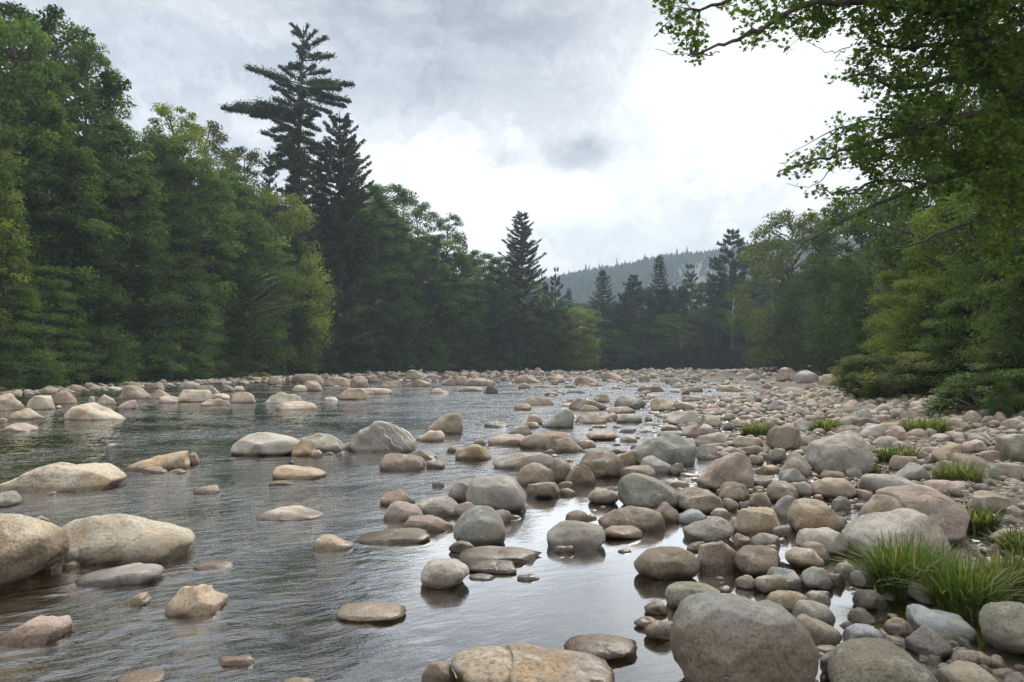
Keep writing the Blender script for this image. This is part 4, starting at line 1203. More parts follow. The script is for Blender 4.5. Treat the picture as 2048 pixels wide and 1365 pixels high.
T = [  # skyline of the wooded bank
 (M_, 'm1', 60, 18, 240, 10, dg, 'tall dark-leaved maple topping the skyline in the upper corner of the wooded bank', 'the corner maple'),
 (M_, 'm2', 150, 95, 150, 14, mg, None, None), (M_, 'm3', -60, 40, 200, 8, mg, None, None),
 (C_, 'c1', 182, 150, 190, 16, nd, 'dark spruce hidden behind the corner maple with only its branch tips showing', 'the half-hidden spruce'),
 (M_, 'm3', 262, 262, 130, 12, mg, None, None),
 ('ash_tree', 'a1', 345, 225, 150, 11, yg, 'airy light-green ash with sky showing through its open top', 'the airy ash'),
 ('ash_tree', 'a2', 432, 252, 140, 13, og, 'second airy ash with thin gappy top, next to the white pine', 'the gappy ash'),
 ('ash_tree', 'a1', 500, 300, 130, 14, og, None, None),
 (C_, 'c3', 535, 300, 110, 8, nd, 'small dark spruce tucked against the foot of the giant white pine', None),
 (C_, 'f1', 676, 222, 250, 1, nd, 'broad dark conical spruce standing close behind the giant white pine', 'the broad dark spruce'),
 (C_, 'c2', 600, 290, 200, 0, nd, None, None), (C_, 'c1', 640, 285, 150, 3, nd, None, None), (C_, 'c2', 700, 268, 190, 6, nd, None, None),
 (M_, 'm2', 775, 372, 130, 8, mg, 'rounded maple shouldering down from the broad dark spruce', 'the shouldering maple'),
 ('ash_tree', 'a2', 838, 402, 110, 10, dg, 'dark open-topped ash on the falling skyline above the wooded bank', 'the dark open-topped ash'),
 (M_, 'm1', 735, 380, 110, 14, mg, None, None),
 ('ash_tree', 'a1', 885, 432, 90, 8, dg, None, None), (C_, 'c3', 930, 478, 60, 8, nd, None, None),
 (M_, 'm1', 965, 505, 80, 8, mg, None, None), (M_, 'm2', 1005, 515, 70, 6, dg, None, None),
 (C_, 'f1', 1044, 420, 150, 5, nd, 'perfect conical fir rising alone above the tip of the wooded bank', 'the lone conical fir'),
 ('pine_tree', 'p2', 1112, 533, 62, 7, nd2, 'thin gappy pine beside the lone conical fir', 'the thin gappy pine'),
 (C_, 'c3', 1138, 575, 50, 8, nd, None, None),
 (M_, 'm2', 1148, 618, 105, 1.5, yg, 'yellow-green maple ending the wooded bank above the rapids', 'the yellow-green point maple'),
 (M_, 'm3', 1100, 600, 80, 3, dg, None, None),
 # middle layer
 (M_, 'm3', -10, 285, 150, 3, yg, 'yellow-green maple leaning in at the picture edge of the wooded bank', 'the leaning edge maple'),
 (M_, 'm1', 75, 235, 190, 6, mg, None, None), (M_, 'm2', 190, 255, 190, 8, mg, None, None),
 ('beech_tree', 'l1', 140, 330, 240, 4, dg, None, None), ('beech_tree', 'l1', 260, 335, 230, 6, dg, None, None),
 ('hemlock_tree', 'c2', 225, 345, 210, 5, dg, None, None), (M_, 'm1', 360, 305, 170, 6, mg, None, None),
 ('beech_tree', 'l2', 350, 440, 190, 4, mg, 'beech with bright upper sprays in the middle of the wooded bank', 'the bright-sprayed beech'),
 (M_, 'm2', 440, 345, 150, 6, mg, None, None), (M_, 'm1', 540, 388, 190, 3.5, yg, 'light-green maple in front of the giant white pine', 'the light-green front maple'),
 (M_, 'm3', 480, 430, 150, 5, mg, None, None), ('hemlock_tree', 'c2', 640, 378, 150, 4, dg, None, None),
 (M_, 'm2', 720, 385, 130, 5, mg, None, None), (M_, 'm3', 800, 428, 120, 4, mg, None, None),
 (M_, 'm1', 865, 470, 110, 4, mg, None, None), (M_, 'm2', 925, 510, 90, 3, mg, None, None),
 (M_, 'm3', 985, 535, 90, 3, dg, None, None), ('birch_tree', 'a1', 1040, 535, 100, 2.5, og, 'brownish-green birch with curved pale trunk in front of the lone conical fir', 'the curved birch'),
 (C_, 'c1', 1090, 560, 70, 3, nd, None, None),
 # front layer along the water
 ('beech_tree', 'l1', 10, 470, 220, 1.5, mg, None, None), ('beech_tree', 'l2', 90, 530, 190, 1.2, mg, 'low beech with horizontal bright-tipped sprays beside the leaning edge maple', 'the low bright-tipped beech'),
 ('hemlock_tree', 'c2', 190, 455, 200, 2, dg, 'dark drooping hemlock in front of the tall maples of the wooded bank', 'the drooping hemlock'),
 ('hemlock_tree', 'c2', 290, 500, 190, 2, dg, None, None), ('beech_tree', 'l2', 375, 560, 170, 1.2, mg, None, None),
 ('beech_tree', 'l1', 440, 505, 140, 2, dg, None, None), ('birch_tree', 'a2', 490, 480, 130, 2, mg, 'slim birch with pale double stem showing between the front maples', 'the slim double-stemmed birch', ),
 (M_, 'm3', 560, 540, 140, 1, mg, None, None), (M_, 'm1', 640, 520, 140, 1.5, dg, None, None),
 (M_, 'm3', 610, 620, 120, .5, mg, None, None), (M_, 'm2', 700, 500, 100, 2, dg, None, None),
 (C_, 'c2', 715, 600, 90, .5, mg, 'young mid-green spruce at the water below the shouldering maple', 'the young front spruce'),
 (M_, 'm2', 775, 560, 100, 1, dg, None, None), (C_, 'c2', 800, 600, 80, .5, dg, None, None), (C_, 'c1', 860, 600, 80, 1, mg, None, None),
 (C_, 'c2', 905, 590, 80, 1, mg, None, None), (C_, 'c1', 950, 600, 80, 1, dg, None, None), (C_, 'c2', 1000, 600, 90, 1, dg, None, None),
 (M_, 'm3', 1060, 610, 90, .8, dg, None, None), (M_, 'm2', 1115, 620, 60, .6, dg, None, None), (M_, 'm3', 1172, 660, 50, 0, og, None, None),
 # far end
 (C_, 'c1', 1206, 537, 115, 6, nd2, 'flat-topped spruce nearest the gap in the trees at the far end', 'the flat-topped gap spruce'),
 (C_, 'c2', 1240, 600, 70, 4, nd2, None, None), (C_, 'p1', 1268, 548, 105, 6, nd2, 'shaggy spruce with layered top below the hazy ridge', 'the shaggy ridge spruce'),
 (C_, 'c3', 1300, 575, 60, 8, nd2, None, None), (C_, 'c1', 1320, 508, 115, 12, nd2, 'pointed spruce standing between the shaggy one and the wind-bent pine', 'the pointed ridge spruce'),
 ('pine_tree', 'p2', 1382, 527, 85, 7, nd2, 'wind-bent pine with flat sparse top against the hazy ridge', 'the wind-bent pine'),
 (C_, 'c3', 1350, 570, 60, 6, nd2, None, None), (C_, 'c3', 1424, 548, 60, 6, nd2, None, None),
 (C_, 'p1', 1468, 456, 160, 8, nd2, 'biggest ragged pine-like spruce rising over the far end of the river', 'the biggest far spruce'),
 (C_, 'c1', 1445, 560, 80, 4, nd2, None, None), (C_, 'c3', 1512, 540, 70, 9, nd2, None, None),
 ('pine_tree', 'p2', 1540, 452, 55, 12, nd2, 'slender spire-like pine beside the yellow-green oak', 'the slender spire pine'),
 (C_, 'c3', 1560, 500, 60, 12, nd2, None, None), (C_, 'c1', 1530, 590, 80, 2, nd2, None, None),
 (M_, 'm3', 1225, 660, 70, 1, mg, None, None), (M_, 'm1', 1290, 650, 80, 2, dg, None, None), (M_, 'm3', 1345, 630, 70, 2, mg, None, None),
 ('birch_tree', 'a1', 1365, 645, 75, 1, yg, 'small light-green birch glowing among the dark far spruces', 'the glowing far birch'),
 (M_, 'm2', 1410, 620, 80, 2, dg, None, None), ('birch_tree', 'a2', 1462, 590, 75, 2, mg, 'birch with pale forked stem under the biggest far spruce', 'the forked far birch'),
 (M_, 'm1', 1500, 620, 90, 1, dg, None, None), (M_, 'm3', 1560, 600, 90, 0, mg, None, None), (C_, 'c2', 1600, 560, 90, 3, nd2, None, None),
 (M_, 'm3', 1255, 690, 60, 0, mg, None, None), (M_, 'm1', 1320, 690, 70, 0, dg, None, None), (C_, 'c2', 1395, 680, 70, 0, nd2, None, None), (C_, 'c2', 1440, 690, 70, 0, nd2, None, None),
 (C_, 'c2', 1190, 600, 50, 10, nd2, None, None),
 ]
for t in T: tree(*t[:7], label=t[7], ref=t[8], birch=t[0] == 'birch_tree')
TR = [  # shore on the cobble-bar side: distance given
 ('oak_tree', 'm1', 1590, 430, 170, 116, og, 'yellow-green oak catching light above the far shore', 'the yellow-green oak'),
 ('hemlock_tree', 'c2', 1570, 560, 130, 118, nd2, None, None), (M_, 'm3', 1640, 520, 130, 104, dg, None, None), ('hemlock_tree', 'c2', 1660, 440, 150, 108, nd2, None, None),
 ('hemlock_tree', 'c2', 1640, 600, 110, 103, nd, None, None), (M_, 'm1', 1690, 560, 120, 92, dg, None, None),
 (M_, 'm2', 1715, 400, 170, 84, dg, None, None), (M_, 'm3', 1700, 640, 90, 90, dg, None, None), (C_, 'c2', 1735, 520, 120, 70, dg, 'dark hemlock-like spruce shading the far shore behind the willow bush', 'the dark shore spruce'),
 (M_, 'm1', 1790, 400, 190, 56, dg, None, None), (M_, 'm3', 1770, 600, 110, 52, dg, None, None),
 ('willow_tree', 'n1', 1850, 425, 200, 44, gg, 'grey-green willow rising pale behind the nearer shore trees', 'the grey-green willow'),
 ('beech_tree', 'n2', 1790, 545, 150, 38, yg, 'light-green beech reaching its layered sprays out over the bar', 'the reaching beech'),
 (M_, 'n1', 1850, 560, 190, 31, yg, None, None), (M_, 'n1', 1930, 400, 260, 32, yg, 'yellowish maple filling the shore under the long overhanging limb', 'the yellowish shore maple'),
 ('beech_tree', 'n2', 1935, 600, 230, 26.5, mg, None, None), (M_, 'n1', 2030, 330, 280, 26, mg, None, None), (M_, 'n2', 2050, 500, 260, 21.5, og, None, None),
 (M_, 'm1', 2000, 80, 330, 38, dg, None, None), (M_, 'n1', 2130, 60, 330, 24, dg, None, None), (M_, 'n1', 2190, 350, 320, 18.5, dg, None, None),
 ('beech_tree', 'n2', 2010, 700, 220, 20.3, og, 'low beech spreading yellow-green fans above the shaded stones', 'the low fan-leaved beech'),
 (M_, 'm2', 1940, 250, 240, 48, dg, None, None),
 ]
for t in TR: tree(*t[:5], 0, t[6], label=t[7], ref=t[8], D=t[5])
for px, yt, D in ((-190, 60, 43), (-330, 110, 41), (-480, 60, 39), (-640, 120, 36), (-820, 90, 33)):     # the bank goes on beside the picture
    tree(M_, 'm1', px, yt, 260, 0, mg, D=D)
# a dark back row so that no gap opens under the crowns
brn = np.random.default_rng(5)
for px in range(-120, 1180, 62):
    top = float(np.interp(px, [-120, 100, 200, 300, 450, 560, 760, 900, 1000, 1100, 1180], [110, 150, 260, 300, 360, 380, 430, 540, 590, 640, 690])) + brn.uniform(0, 40)
    tree(M_, str(brn.choice(['m1', 'm2', 'm3'])), px, top, 120, 18 + brn.uniform(0, 6), dg)
for px in range(1195, 1720, 34):
    tree((C_, M_, C_)[px % 3], ('c1', 'm2', 'c2')[px % 3], px, 572 - .12 * (px - 1200) + brn.uniform(-10, 34), 118, 14, (nd2, dg, nd2)[px % 3], D=176 + brn.uniform(0, 12))
# bank shrubs
for j, px in enumerate(range(-30, 1185, 40)):
    p = px + brn.uniform(-12, 12)
    wpx = float(np.interp(p, [0, 600, 1180], [120, 85, 60])) * brn.uniform(.9, 1.3)
    yb = 727 + CAMZ / DF(p) * F
    tree('shrub', ('s1', 's2')[j % 2], p, yb - wpx * .62 * brn.uniform(.75, 1.25), wpx, -.6 + brn.uniform(0, 1.2), (dg, mg, mg, og)[j % 4], cat='shrub', group='shrubs along the wooded bank')
for px in range(1200, 1700, 50):
    tree('shrub', 's1', px + brn.uniform(-12, 12), 700 + brn.uniform(-12, 14), 65, 0, nd2, cat='shrub', group='shrubs along the far end', D=165.5)
SH = [(1808, 712, 200, 27.5, (.115, .140, .060), 's3', 'fine-leaved willow bush with hazy olive foliage overhanging the cobble bar', 'the willow bush'),
      (1735, 730, 80, 33.0, (.11, .135, .06), 's3', 'low willow bush trailing off the end of the big one', None), (1880, 735, 130, 26.2, dg, 's1', 'dark leafy shrub in the shade behind the willow bush', None),
      (1975, 782, 150, 20.6, og, 's2', 'yellow-green spreading shrub with flat sprays above the shaded stones', 'the spreading shrub'),
      (1950, 752, 200, 19.2, dg, 's1', 'dark rounded shrub hanging low over the shaded stones', None), (2035, 745, 190, 17.4, mg, 's2', 'broad layered shrub at the picture edge near the olive boulder', None),
      (2040, 800, 130, 18.6, og, 's2', 'shaded shrub at the picture edge above the dark stones', None), (1930, 765, 100, 23.5, mg, 's1', 'rounded shrub between the willow bush and the spreading shrub', None),
      (520, 765, 60, 80, (.22, .24, .06), 's1', 'little yellowish plant growing among the boulders at the wooded bank', None),
      (1715, 715, 60, 84, mg, 's1', 'small green shrub where the far shore meets the pale domes', None), (2010, 850, 60, 17.0, dg, 's1', 'small dark shrub in deep shade at the shore', None)]
for px, yt, w, D, c, k, lab, ref in SH: tree('shrub', k, px, yt, w, 0, c, lab, ref, cat='shrub', group='shrubs on the cobble-bar shore', D=D)

# ------------------------------------------------------------------ giant white pine: plumed branches set along a leaning trunk
def white_pine():
    D = 104.; px0 = 600
    r = np.random.default_rng(8)
    x0 = ray(px0, 727)[0] * D; z0 = float(terrain(x0, D))
    top = at(604, 52, D); org = np.array([x0, D, z0])
    def W(px, py, dy=0.): return at(px, py, D + dy) - org
    tk = [W(600, 745), W(598, 500), W(596, 380), W(598, 260), (W(603, 150)), W(606, 90), W(607, 52)]
    tk[0][2] = -.6
    def trunk_at(py):
        ys = [745, 500, 380, 260, 150, 90, 52]; k = np.interp(-py, [-v for v in ys], np.arange(7)); i = int(min(k, 5)); return tk[i] * (1 - (k - i)) + tk[i + 1] * (k - i)
    lines = [(np.array(tk), [.55, .42, .33, .25, .15, .08, .03])]
    BR = [(582, 48, 74, .8), (594, 52, 80, .5), (616, 50, 78, .5), (632, 62, 88, .7), (652, 76, 100, 1.0), (585, 88, 100, .7), (664, 112, 122, 1.2), (640, 108, 118, .9), (580, 128, 140, .8),
          (498, 138, 168, 1.5), (530, 150, 172, 1.4), (560, 134, 165, 1.), (658, 143, 150, 1.1), (630, 132, 148, 1.), (545, 176, 192, 1.2), (552, 165, 185, 1.),
          (703, 170, 168, 1.5), (680, 178, 175, 1.4), (660, 165, 165, 1.2), (698, 203, 185, 1.4), (690, 214, 192, 1.3), (668, 196, 180, 1.3), (645, 190, 172, 1.2),
          (448, 218, 235, 1.9), (475, 212, 230, 1.9), (505, 232, 238, 1.5), (520, 208, 225, 1.7), (548, 200, 215, 1.4), (560, 222, 228, 1.5),
          (640, 232, 212, 1.3), (660, 226, 205, 1.2), (620, 215, 205, 1.2), (545, 262, 255, 1.4), (552, 282, 268, 1.3), (565, 240, 245, 1.4), (640, 262, 245, 1.3), (622, 250, 240, 1.2),
          (540, 318, 300, 1.5), (555, 300, 290, 1.4), (632, 290, 280, 1.4), (650, 310, 300, 1.5), (530, 345, 320, 1.5), (560, 330, 320, 1.5), (645, 340, 325, 1.5), (620, 320, 310, 1.4)]
    Cs, As, Ns, Ts = [], [], [], []
    def plume(p0, p1, th):
        lines.append((bent(p0, p1, 6, .03, r, -.03), np.linspace(.10, .03, 6)))
        L = np.linalg.norm(p1 - p0); o = unit(p1 - p0)
        n = int(L * 150 * th + 80)
        u = .26 + .76 * r.random(n) ** .75
        if L < 2: u = .1 + .9 * r.random(n)
        lump = .35 + .75 * np.sin(u * L * 2.6 + r.uniform(0, 6)) ** 2
        q = p0 + (p1 - p0) * u[:, None]
        off = r.normal(size=(n, 3)) * np.array([.30, .55, .30]) * (th * lump * (1.15 - .6 * u))[:, None]
        off[:, 2] = np.where(off[:, 2] < 0, off[:, 2] * .35, off[:, 2])
        Cs.append(q + off); As.append(unit(o * .8 + np.array([0, 0, .5]) + r.normal(size=(n, 3)) * .5)); Ns.append(unit(r.normal(size=(n, 3)) + np.array([0, 0, .4])))
        Ts.append(np.clip(r.normal(.45, .2, n), 0, 1))
    for px, py, ty, th in BR:
        p0 = trunk_at(ty); p1 = W(px, py, r.normal(0, .8) * th); plume(p0, p1, th)
    for py in np.concatenate([np.arange(75, 200, 9.), np.arange(200, 420, 3.4)]):         # branches toward and away from the river
        L = np.interp(py, [110, 200, 400], [1.8, 4.2, 6.0]) * r.uniform(.5, 1)
        az = r.choice([-1, 1]) * (math.pi / 2 + r.normal(0, .45)); p0 = trunk_at(py)
        plume(p0, p0 + np.array([math.cos(az) * L, math.sin(az) * L, L * .15]), 1.1)
    C = np.concatenate(Cs); n = len(C); LL = r.uniform(.26, .46, n)
    V = leafquads(C, np.concatenate(As), np.concatenate(Ns), LL, LL * .34)
    e = empty('white_pine', org)
    o = link('crown', mesh_np('crown', V, quadfaces(n), M_needle, False, np.repeat(np.concatenate(Ts), 4)), e); o.color = (*nd, 1)
    tv, tf = tube(lines, 7); link('trunk', mesh_np('trunk', tv, tf, M_bark, True), e)
    tag(e, 'giant ragged white pine with long plumed branches towering over the wooded bank', 'tree', 'trees on the wooded bank')
    tree_items.append(dict(o=e, box=(450, 50, 740, 200), lab=e['label'], ref='the giant white pine', name='pine_tree', c=nd, kind='wp', D=D, wpx=200))
white_pine()

# curved pale trunk of the birch seen in front of the fir
# ------------------------------------------------------------------ overhanging maple on the near shore
def near_maple():
    r = np.random.default_rng(44)
    org = np.array([9.6, 10.2, float(terrain(9.6, 10.2))])
    def W(px, py, D): return at(px, py, D) - org
    def L_(pts, r0, r1):
        P = np.array([W(*p) for p in pts]); n = len(P)
        Q = []
        for i in range(n - 1):
            for t in np.linspace(0, 1, 5, endpoint=False):
                p0, p1, p2, p3 = P[max(i - 1, 0)], P[i], P[i + 1], P[min(i + 2, n - 1)]
                Q.append(.5 * ((2 * p1) + (-p0 + p2) * t + (2 * p0 - 5 * p1 + 4 * p2 - p3) * t * t + (-p0 + 3 * p1 - 3 * p2 + p3) * t ** 3))
        Q.append(P[-1]); Q = np.array(Q); Q[1:-1] += r.normal(0, .012, (len(Q) - 2, 3))
        return (Q, np.linspace(r0, r1, len(Q)))
    trunk = L_([(2420, 760, 10.2), (2380, 520, 10.1), (2290, 400, 9.8), (2180, 280, 9.5), (2040, 185, 9.2), (1960, 95, 9.0), (1895, 10, 8.9), (1850, -80, 8.8), (1800, -220, 8.6)], .24, .06)
    trunk[0][0, 2] = -.3
    limbs = [
        ([(1930, 40, 8.9), (1830, 18, 8.6), (1700, 6, 8.3), (1600, 14, 8.0), (1500, 70, 7.8), (1440, 88, 7.7), (1375, 112, 7.6)], .055, .008),
        ([(1850, 5, 8.7), (1700, -30, 8.4), (1540, -25, 8.0), (1420, 10, 7.8), (1345, 28, 7.7)], .05, .006),
        ([(2010, 150, 9.1), (1900, 158, 8.8), (1800, 180, 8.6), (1740, 150, 8.4), (1690, 155, 8.3)], .045, .006),
        ([(1960, 95, 9.0), (1880, 90, 8.7), (1790, 95, 8.5), (1730, 70, 8.3)], .04, .006),
        ([(2090, 225, 9.3), (1960, 225, 8.9), (1850, 255, 8.6), (1740, 285, 8.3), (1640, 318, 8.1), (1560, 342, 8.0)], .05, .006),
        ([(1850, 255, 8.6), (1760, 240, 8.5), (1680, 255, 8.3)], .02, .006),
        ([(2180, 280, 9.5), (2048, 300, 9.0), (1900, 355, 8.7), (1780, 395, 8.6), (1690, 440, 8.5), (1600, 490, 8.4)], .05, .008),
        ([(1860, 370, 8.7), (1760, 360, 8.5), (1690, 385, 8.3), (1630, 372, 8.2)], .02, .005),
        ([(2100, 330, 9.2), (1960, 430, 8.8), (1850, 480, 8.7), (1760, 500, 8.6)], .03, .006),
        ([(2180, 280, 9.5), (2060, 120, 9.8), (2000, 20, 10.0), (1960, -60, 10.1)], .06, .02)]
    lines = [trunk] + [L_(*l) for l in limbs]
    # dead hanging twigs
    for pts in ([(1440, 105, 7.7), (1370, 113, 7.6), (1310, 98, 7.6)], [(1700, 95, 8.3), (1650, 103, 8.2), (1604, 72, 8.1)], [(1690, 100, 8.3), (1672, 118, 8.2), (1690, 122, 8.2)],
                [(1655, 345, 8.2), (1620, 375, 8.1), (1572, 368, 8.0)], [(1775, 185, 8.4), (1760, 205, 8.4), (1735, 190, 8.3)]):
        lines.append(L_(pts, .006, .002))
    E = [(1360, 45, 38, 52, 1), (1395, 85, 26, 40, .7), (1385, 118, 14, 16, .9), (1345, 15, 22, 24, .8), (1455, 22, 34, 24, .6), (1480, 75, 36, 16, .35), (1520, 55, 30, 36, .7), (1565, 62, 44, 34, 1), (1520, 10, 40, 20, 1), (1620, 28, 60, 40, 1.1), (1640, 62, 34, 14, .7),
         (1600, -10, 90, 30, 1), (1700, 20, 80, 46, 1.3), (1790, 30, 80, 60, 1.5), (1890, 50, 90, 70, 1.5), (1990, 60, 90, 80, 1.7), (1740, 85, 44, 46, 1.0), (1705, 120, 26, 26, .8), (1690, 158, 26, 18, .9), (1735, 172, 30, 26, .8),
         (1790, 130, 60, 50, 1.1), (1870, 130, 70, 46, .9), (1950, 150, 60, 50, 1.3), (2030, 190, 60, 90, 1.6), (1830, 192, 50, 24, .9), (1900, 215, 80, 26, 1.1), (1795, 215, 34, 22, .8),
         (1700, 262, 42, 22, .9), (1690, 300, 60, 30, 1.1), (1640, 320, 46, 20, .9), (1585, 338, 34, 20, .9), (1600, 312, 30, 14, .6), (1760, 270, 60, 44, 1.3), (1770, 320, 60, 30, 1.2), (1850, 270, 70, 46, 1.3), (1940, 270, 80, 60, 1.5),
         (1850, 330, 60, 30, 1.1), (1640, 388, 28, 12, .8), (1690, 392, 40, 18, .8), (1760, 375, 50, 22, .9), (1840, 390, 60, 30, .9), (1720, 345, 40, 16, .5), (1970, 350, 70, 60, 1.2), (2040, 330, 60, 90, 1.5),
         (1650, 420, 30, 16, .5), (1700, 445, 40, 18, .5), (1980, 450, 60, 60, .9), (2040, 480, 50, 80, 1.0), (1900, -60, 200, 70, 1.3), (2060, -40, 120, 90, 1.3), (1700, -70, 160, 50, 1)]
    C = []
    for px, py, rx, ry, dn in E:
        n = int(rx * ry * dn * (.115 if px < 1760 else .17)) + 6
        a = r.uniform(0, 6.28, n); rr = np.sqrt(r.random(n))
        D = 8.35 + (px - 1600) * .0013 + r.normal(0, .42, n)
        # leaves gather in sprays
        m = max(2, n // 14); cx = px + rx * rr[:m] * np.cos(a[:m]); cy = py + ry * rr[:m] * np.sin(a[:m]); cd = D[:m]
        k = r.integers(0, m, n)
        X = cx[k] + r.normal(0, 11, n); Y = cy[k] + r.normal(0, 7.5, n); Dd = cd[k] + r.normal(0, .12, n)
        C += [at(x, y, d) - org for x, y, d in zip(X, Y, Dd)]
    C = np.array(C); nC = len(C)
    # the rest of the crown, unseen overhead, extended to shade the near bar
    m2 = 150; az = r.uniform(0, 6.28, m2); rr = np.sqrt(r.random(m2))
    cc = np.stack([6.2 + 5.2 * rr * np.cos(az), 5.6 + 5.0 * rr * np.sin(az), 11.6 + r.normal(0, .9, m2)], 1)
    k2 = r.integers(0, m2, 9000)
    extra = cc[k2] + r.normal(size=(9000, 3)) * np.array([.62, .62, .22])
    extra = extra[extra[:, 2] > CAMZ + .56 * np.maximum(extra[:, 1], 0) + .6] - org
    C = np.concatenate([C, extra]); n = len(C)
    for q in cc[::5]:
        if q[2] > CAMZ + .56 * max(q[1], 0) + .6:
            lines.append((bent(trunk[0][len(trunk[0]) * 4 // 5], q - org, 7, .04, r, .05), np.linspace(.05, .01, 7)))
    # a five-lobed maple leaf, flat fan of eleven points
    lf = np.array([(0, -.5), (.10, -.18), (.42, -.22), (.30, -.02), (.50, .20), (.22, .16), (.0, .52), (-.22, .16), (-.50, .20), (-.30, -.02), (-.42, -.22), (-.10, -.18)])
    lf = np.concatenate([[(0, -.02)], lf])
    s = r.uniform(.046, .086, n); s[nC:] *= 2.0
    Nn = unit(np.array([0, 0, .9]) + r.normal(size=(n, 3)) * .62)
    A = unit(r.normal(size=(n, 3)) + np.array([-.5, -.2, -.35])); A = unit(A - Nn * (A * Nn).sum(1)[:, None]); B = np.cross(Nn, A)
    V = C[:, None] + A[:, None] * (lf[:, 1][None, :, None] * s[:, None, None]) + B[:, None] * (lf[:, 0][None, :, None] * s[:, None, None]) - Nn[:, None] * ((lf ** 2).sum(1)[None, :, None] * s[:, None, None] * .35)
    m = len(lf); b = (np.arange(n) * m)[:, None]
    Fc = np.concatenate([np.concatenate([b, b + 1 + j, b + 1 + (j + 1) % (m - 1)], 1) for j in range(m - 1)])
    # twigs to the leaves
    for j in r.permutation(nC)[:420]:
        c = C[j]; best = None
        lk = [l for l in lines[:11]]; d = [np.linalg.norm(l[0] - c, axis=1).min() for l in lk]; q = int(np.argmin(d))
        if d[q] > 1.5: continue
        P = lk[q][0]; i = int(np.argmin(np.linalg.norm(P - c, axis=1)))
        lines.append((bent(P[i], c, 4, .06, r), [.008, .006, .004, .002]))
    e = empty('maple_tree', org)
    o = link('crown', mesh_np('crown', V.reshape(-1, 3), Fc, M_leaf, False, np.repeat(np.clip(r.normal(.45, .22, n), 0, 1), m)), e); o.color = (.088, .136, .036, 1)
    tv, tf = tube(lines, 7); link('trunk', mesh_np('trunk', tv, tf, M_bark, True), e)
    tag(e, 'big near maple whose dark limbs and lobed leaves hang over the upper corner', 'tree', 'trees on the cobble-bar shore')
    print('near leaves', n)
near_maple()

# labels of trees and shrubs without their own
tm_ = [t for t in tree_items if t['ref']]
def tree_name(it):
    c = it['c']; k = it['kind']
    w = {dg: 'dark green', mg: 'mid-green', yg: 'yellow-green', nd: 'blackish green', nd2: 'bluish green', gg: 'grey-green', og: 'olive green'}.get(tuple(c), 'green')
    f = {'l': 'layered', 'a': 'open-crowned', 'c': 'pointed', 'p': 'sparse', 'n': 'leafy', 'm': 'tall', 'k': 'round-crowned', 'w': 'tall', 's': 'low', 'f': 'conical'}[k[0]]
    sz = 'small ' if it['wpx'] < 85 else 'large ' if it['wpx'] > 175 else ''
    return f"{sz}{f} {w} {it['name'].replace('_tree', '')}"
def tree_labels():
    cl = {}
    for it in tree_items:
        if it['lab']: it['o']['label'] = it['lab']; continue
        side = it['box'][0] < 1190
        cx, cy = (it['box'][0] + it['box'][2]) / 2, it['box'][1]
        zone = lambda t: 0 if (t['box'][0] + t['box'][2]) / 2 < 1190 else 1 if t['D'] > 100 else 2
        ms = [t for t in tm_ if zone(t) == zone(it)]
        def dist(m): return math.hypot(cx - (m['box'][0] + m['box'][2]) / 2, (cy - m['box'][1]) * .7)
        m = min(ms, key=dist); dx = cx - (m['box'][0] + m['box'][2]) / 2; dz = it['D'] - m['D'] - (DF(cx) - DF((m['box'][0] + m['box'][2]) / 2) if zone(it) == 0 else 0)
        low = cy - m['box'][1] > 70
        if abs(dx) < 38 or abs(dx) < it['wpx'] * .3: rel = 'behind' if dz > 1 else 'in front of'
        elif dx > 0: rel = ('below and ' if low else '') + ('upstream of' if zone(it) == 0 else 'shoreward of')
        else: rel = ('below and ' if low else '') + ('downstream of' if zone(it) == 0 else 'streamward of')
        cl.setdefault((tree_name(it), rel, m['ref']), []).append((dist(m), it))
    for (nm, rel, ref), L in cl.items():
        L.sort(key=lambda q: q[0])
        for j, (_, it) in enumerate(L):
            it['o']['label'] = ('' if len(L) == 1 else ('first ', 'second ', 'third ', 'fourth ', 'fifth ', 'sixth ', 'seventh ')[min(j, 6)]) + f'{nm} {rel} {ref}'
tree_labels()

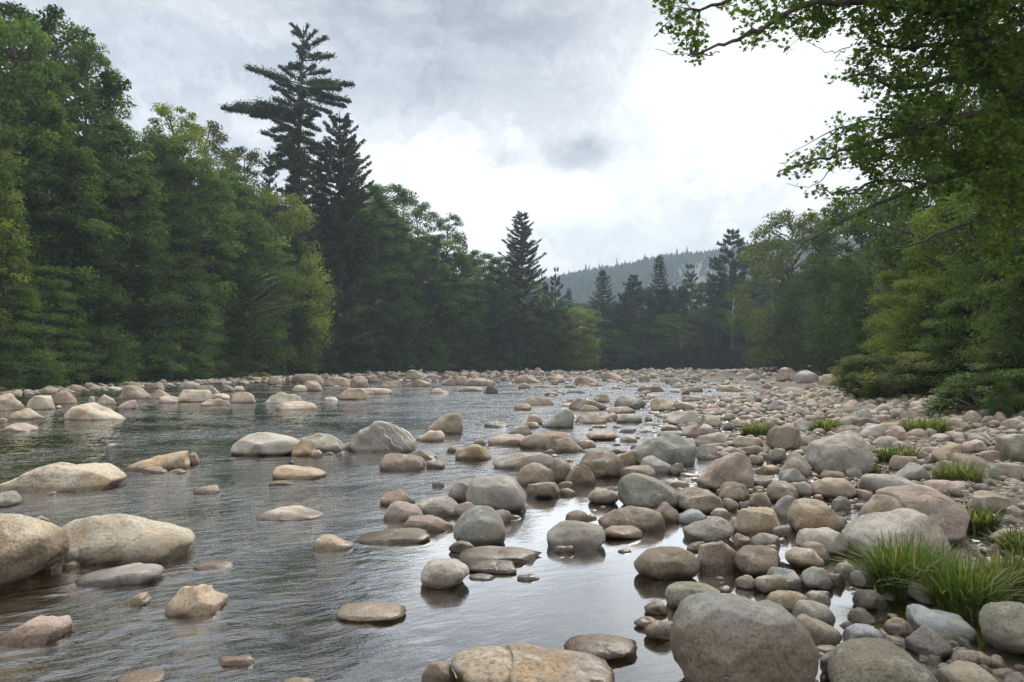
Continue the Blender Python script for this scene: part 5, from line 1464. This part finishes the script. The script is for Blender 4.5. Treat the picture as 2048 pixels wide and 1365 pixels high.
# ------------------------------------------------------------------ far forest on the hill (one mass)
def hill_forest():
    r = np.random.default_rng(3)
    n = 11000
    y = 470 + 470 * r.random(n) ** .7; rx = r.uniform(-.06, .62, n); x = rx * y
    ridge = r.random(n) < .12
    y = np.where(ridge, 895 + r.uniform(-15, 25, n), y); x = np.where(ridge, rx * y, x)
    z = hill_z(x, y)
    h = np.where(ridge, r.uniform(5, 9, n), r.uniform(7, 11, n)); tall = r.random(n) < .02; h = np.where(tall, h * 1.7, h); rad = np.where(tall, h * .16, h * r.uniform(.28, .42, n))
    sd = 7; tiers = 3
    Vs, Fs, Ts = [], [], []
    a = np.arange(sd) * 2 * np.pi / sd
    b = 0
    tv = []
    for t in range(tiers):
        zb = .05 + t * .28; zt = zb + .42 if t < 2 else 1.0; rr = 1 - t * .30
        jit = r.uniform(.65, 1.25, (n, sd))
        ring = np.stack([np.cos(a)[None] * jit * rr, np.sin(a)[None] * jit * rr, np.full((n, sd), zb) + r.normal(0, .02, (n, sd))], -1)
        tip = np.broadcast_to(np.array([0, 0, zt]), (n, 1, 3)); tv.append(np.concatenate([ring, tip], 1))
    U = np.concatenate(tv, 1); k = U.shape[1]
    V = U * np.stack([rad, rad, h], 1)[:, None] + np.stack([x, y, z - .5], 1)[:, None]
    f = np.concatenate([np.stack([t * (sd + 1) + np.arange(sd), t * (sd + 1) + (np.arange(sd) + 1) % sd, np.full(sd, t * (sd + 1) + sd)], 1) for t in range(tiers)])
    Fc = (f[None] + (np.arange(n) * k)[:, None, None]).reshape(-1, 3)
    o = link('hill_forest', mesh_np('hill_forest', V.reshape(-1, 3), Fc, M_needle, False, np.repeat(r.uniform(.2, .9, n), k)))
    o.color = (.036, .072, .058, 1)  # bluish base colour, distance haze put into the foliage tone
    tag(o, 'hazy blue-green conifer forest covering the distant ridge', 'forest', kind='stuff')
hill_forest()

# ------------------------------------------------------------------ summer haze
def haze():
    x0, x1, y0, y1, z0, z1 = -462, 762, -62, 1012, -6, 190
    bm = bmesh.new(); bmesh.ops.create_cube(bm, size=1)
    for v in bm.verts: v.co = ((v.co.x + .5) * (x1 - x0) + x0, (v.co.y + .5) * (y1 - y0) + y0, (v.co.z + .5) * (z1 - z0) + z0)
    me = bpy.data.meshes.new('haze'); bm.to_mesh(me); bm.free()
    m, nt = newmat('haze_air'); g = NT(nt)
    v = g.n('ShaderNodeVolumePrincipled', i={'Color': (.72, .86, 1.0, 1), 'Density': HAZE, 'Anisotropy': .0})
    g.link(v.outputs[0], g.n('ShaderNodeOutputMaterial').inputs['Volume'])
    me.materials.append(m)
    tag(link('haze', me), 'thin summer haze in the air', 'haze', kind='stuff')
HAZE = .00047
haze()
sc.view_settings.view_transform = 'Standard'; sc.view_settings.look = 'None'
sc.view_settings.exposure = .45; sc.view_settings.gamma = 1
sc.render.engine = 'CYCLES'
cy = sc.cycles
cy.max_bounces = 7; cy.diffuse_bounces = 2; cy.glossy_bounces = 3; cy.transmission_bounces = 3; cy.transparent_max_bounces = 12; cy.volume_bounces = 0
cy.use_denoising = True; cy.denoiser = 'OPENIMAGEDENOISE'; cy.denoising_prefilter = 'NONE'; cy.denoising_input_passes = 'RGB_ALBEDO_NORMAL'
cy.caustics_reflective = False; cy.caustics_refractive = False
cy.sample_clamp_indirect = 4; cy.sample_clamp_direct = 2.2
bpy.data.batch_remove([m for m in bpy.data.meshes if m.users == 0])
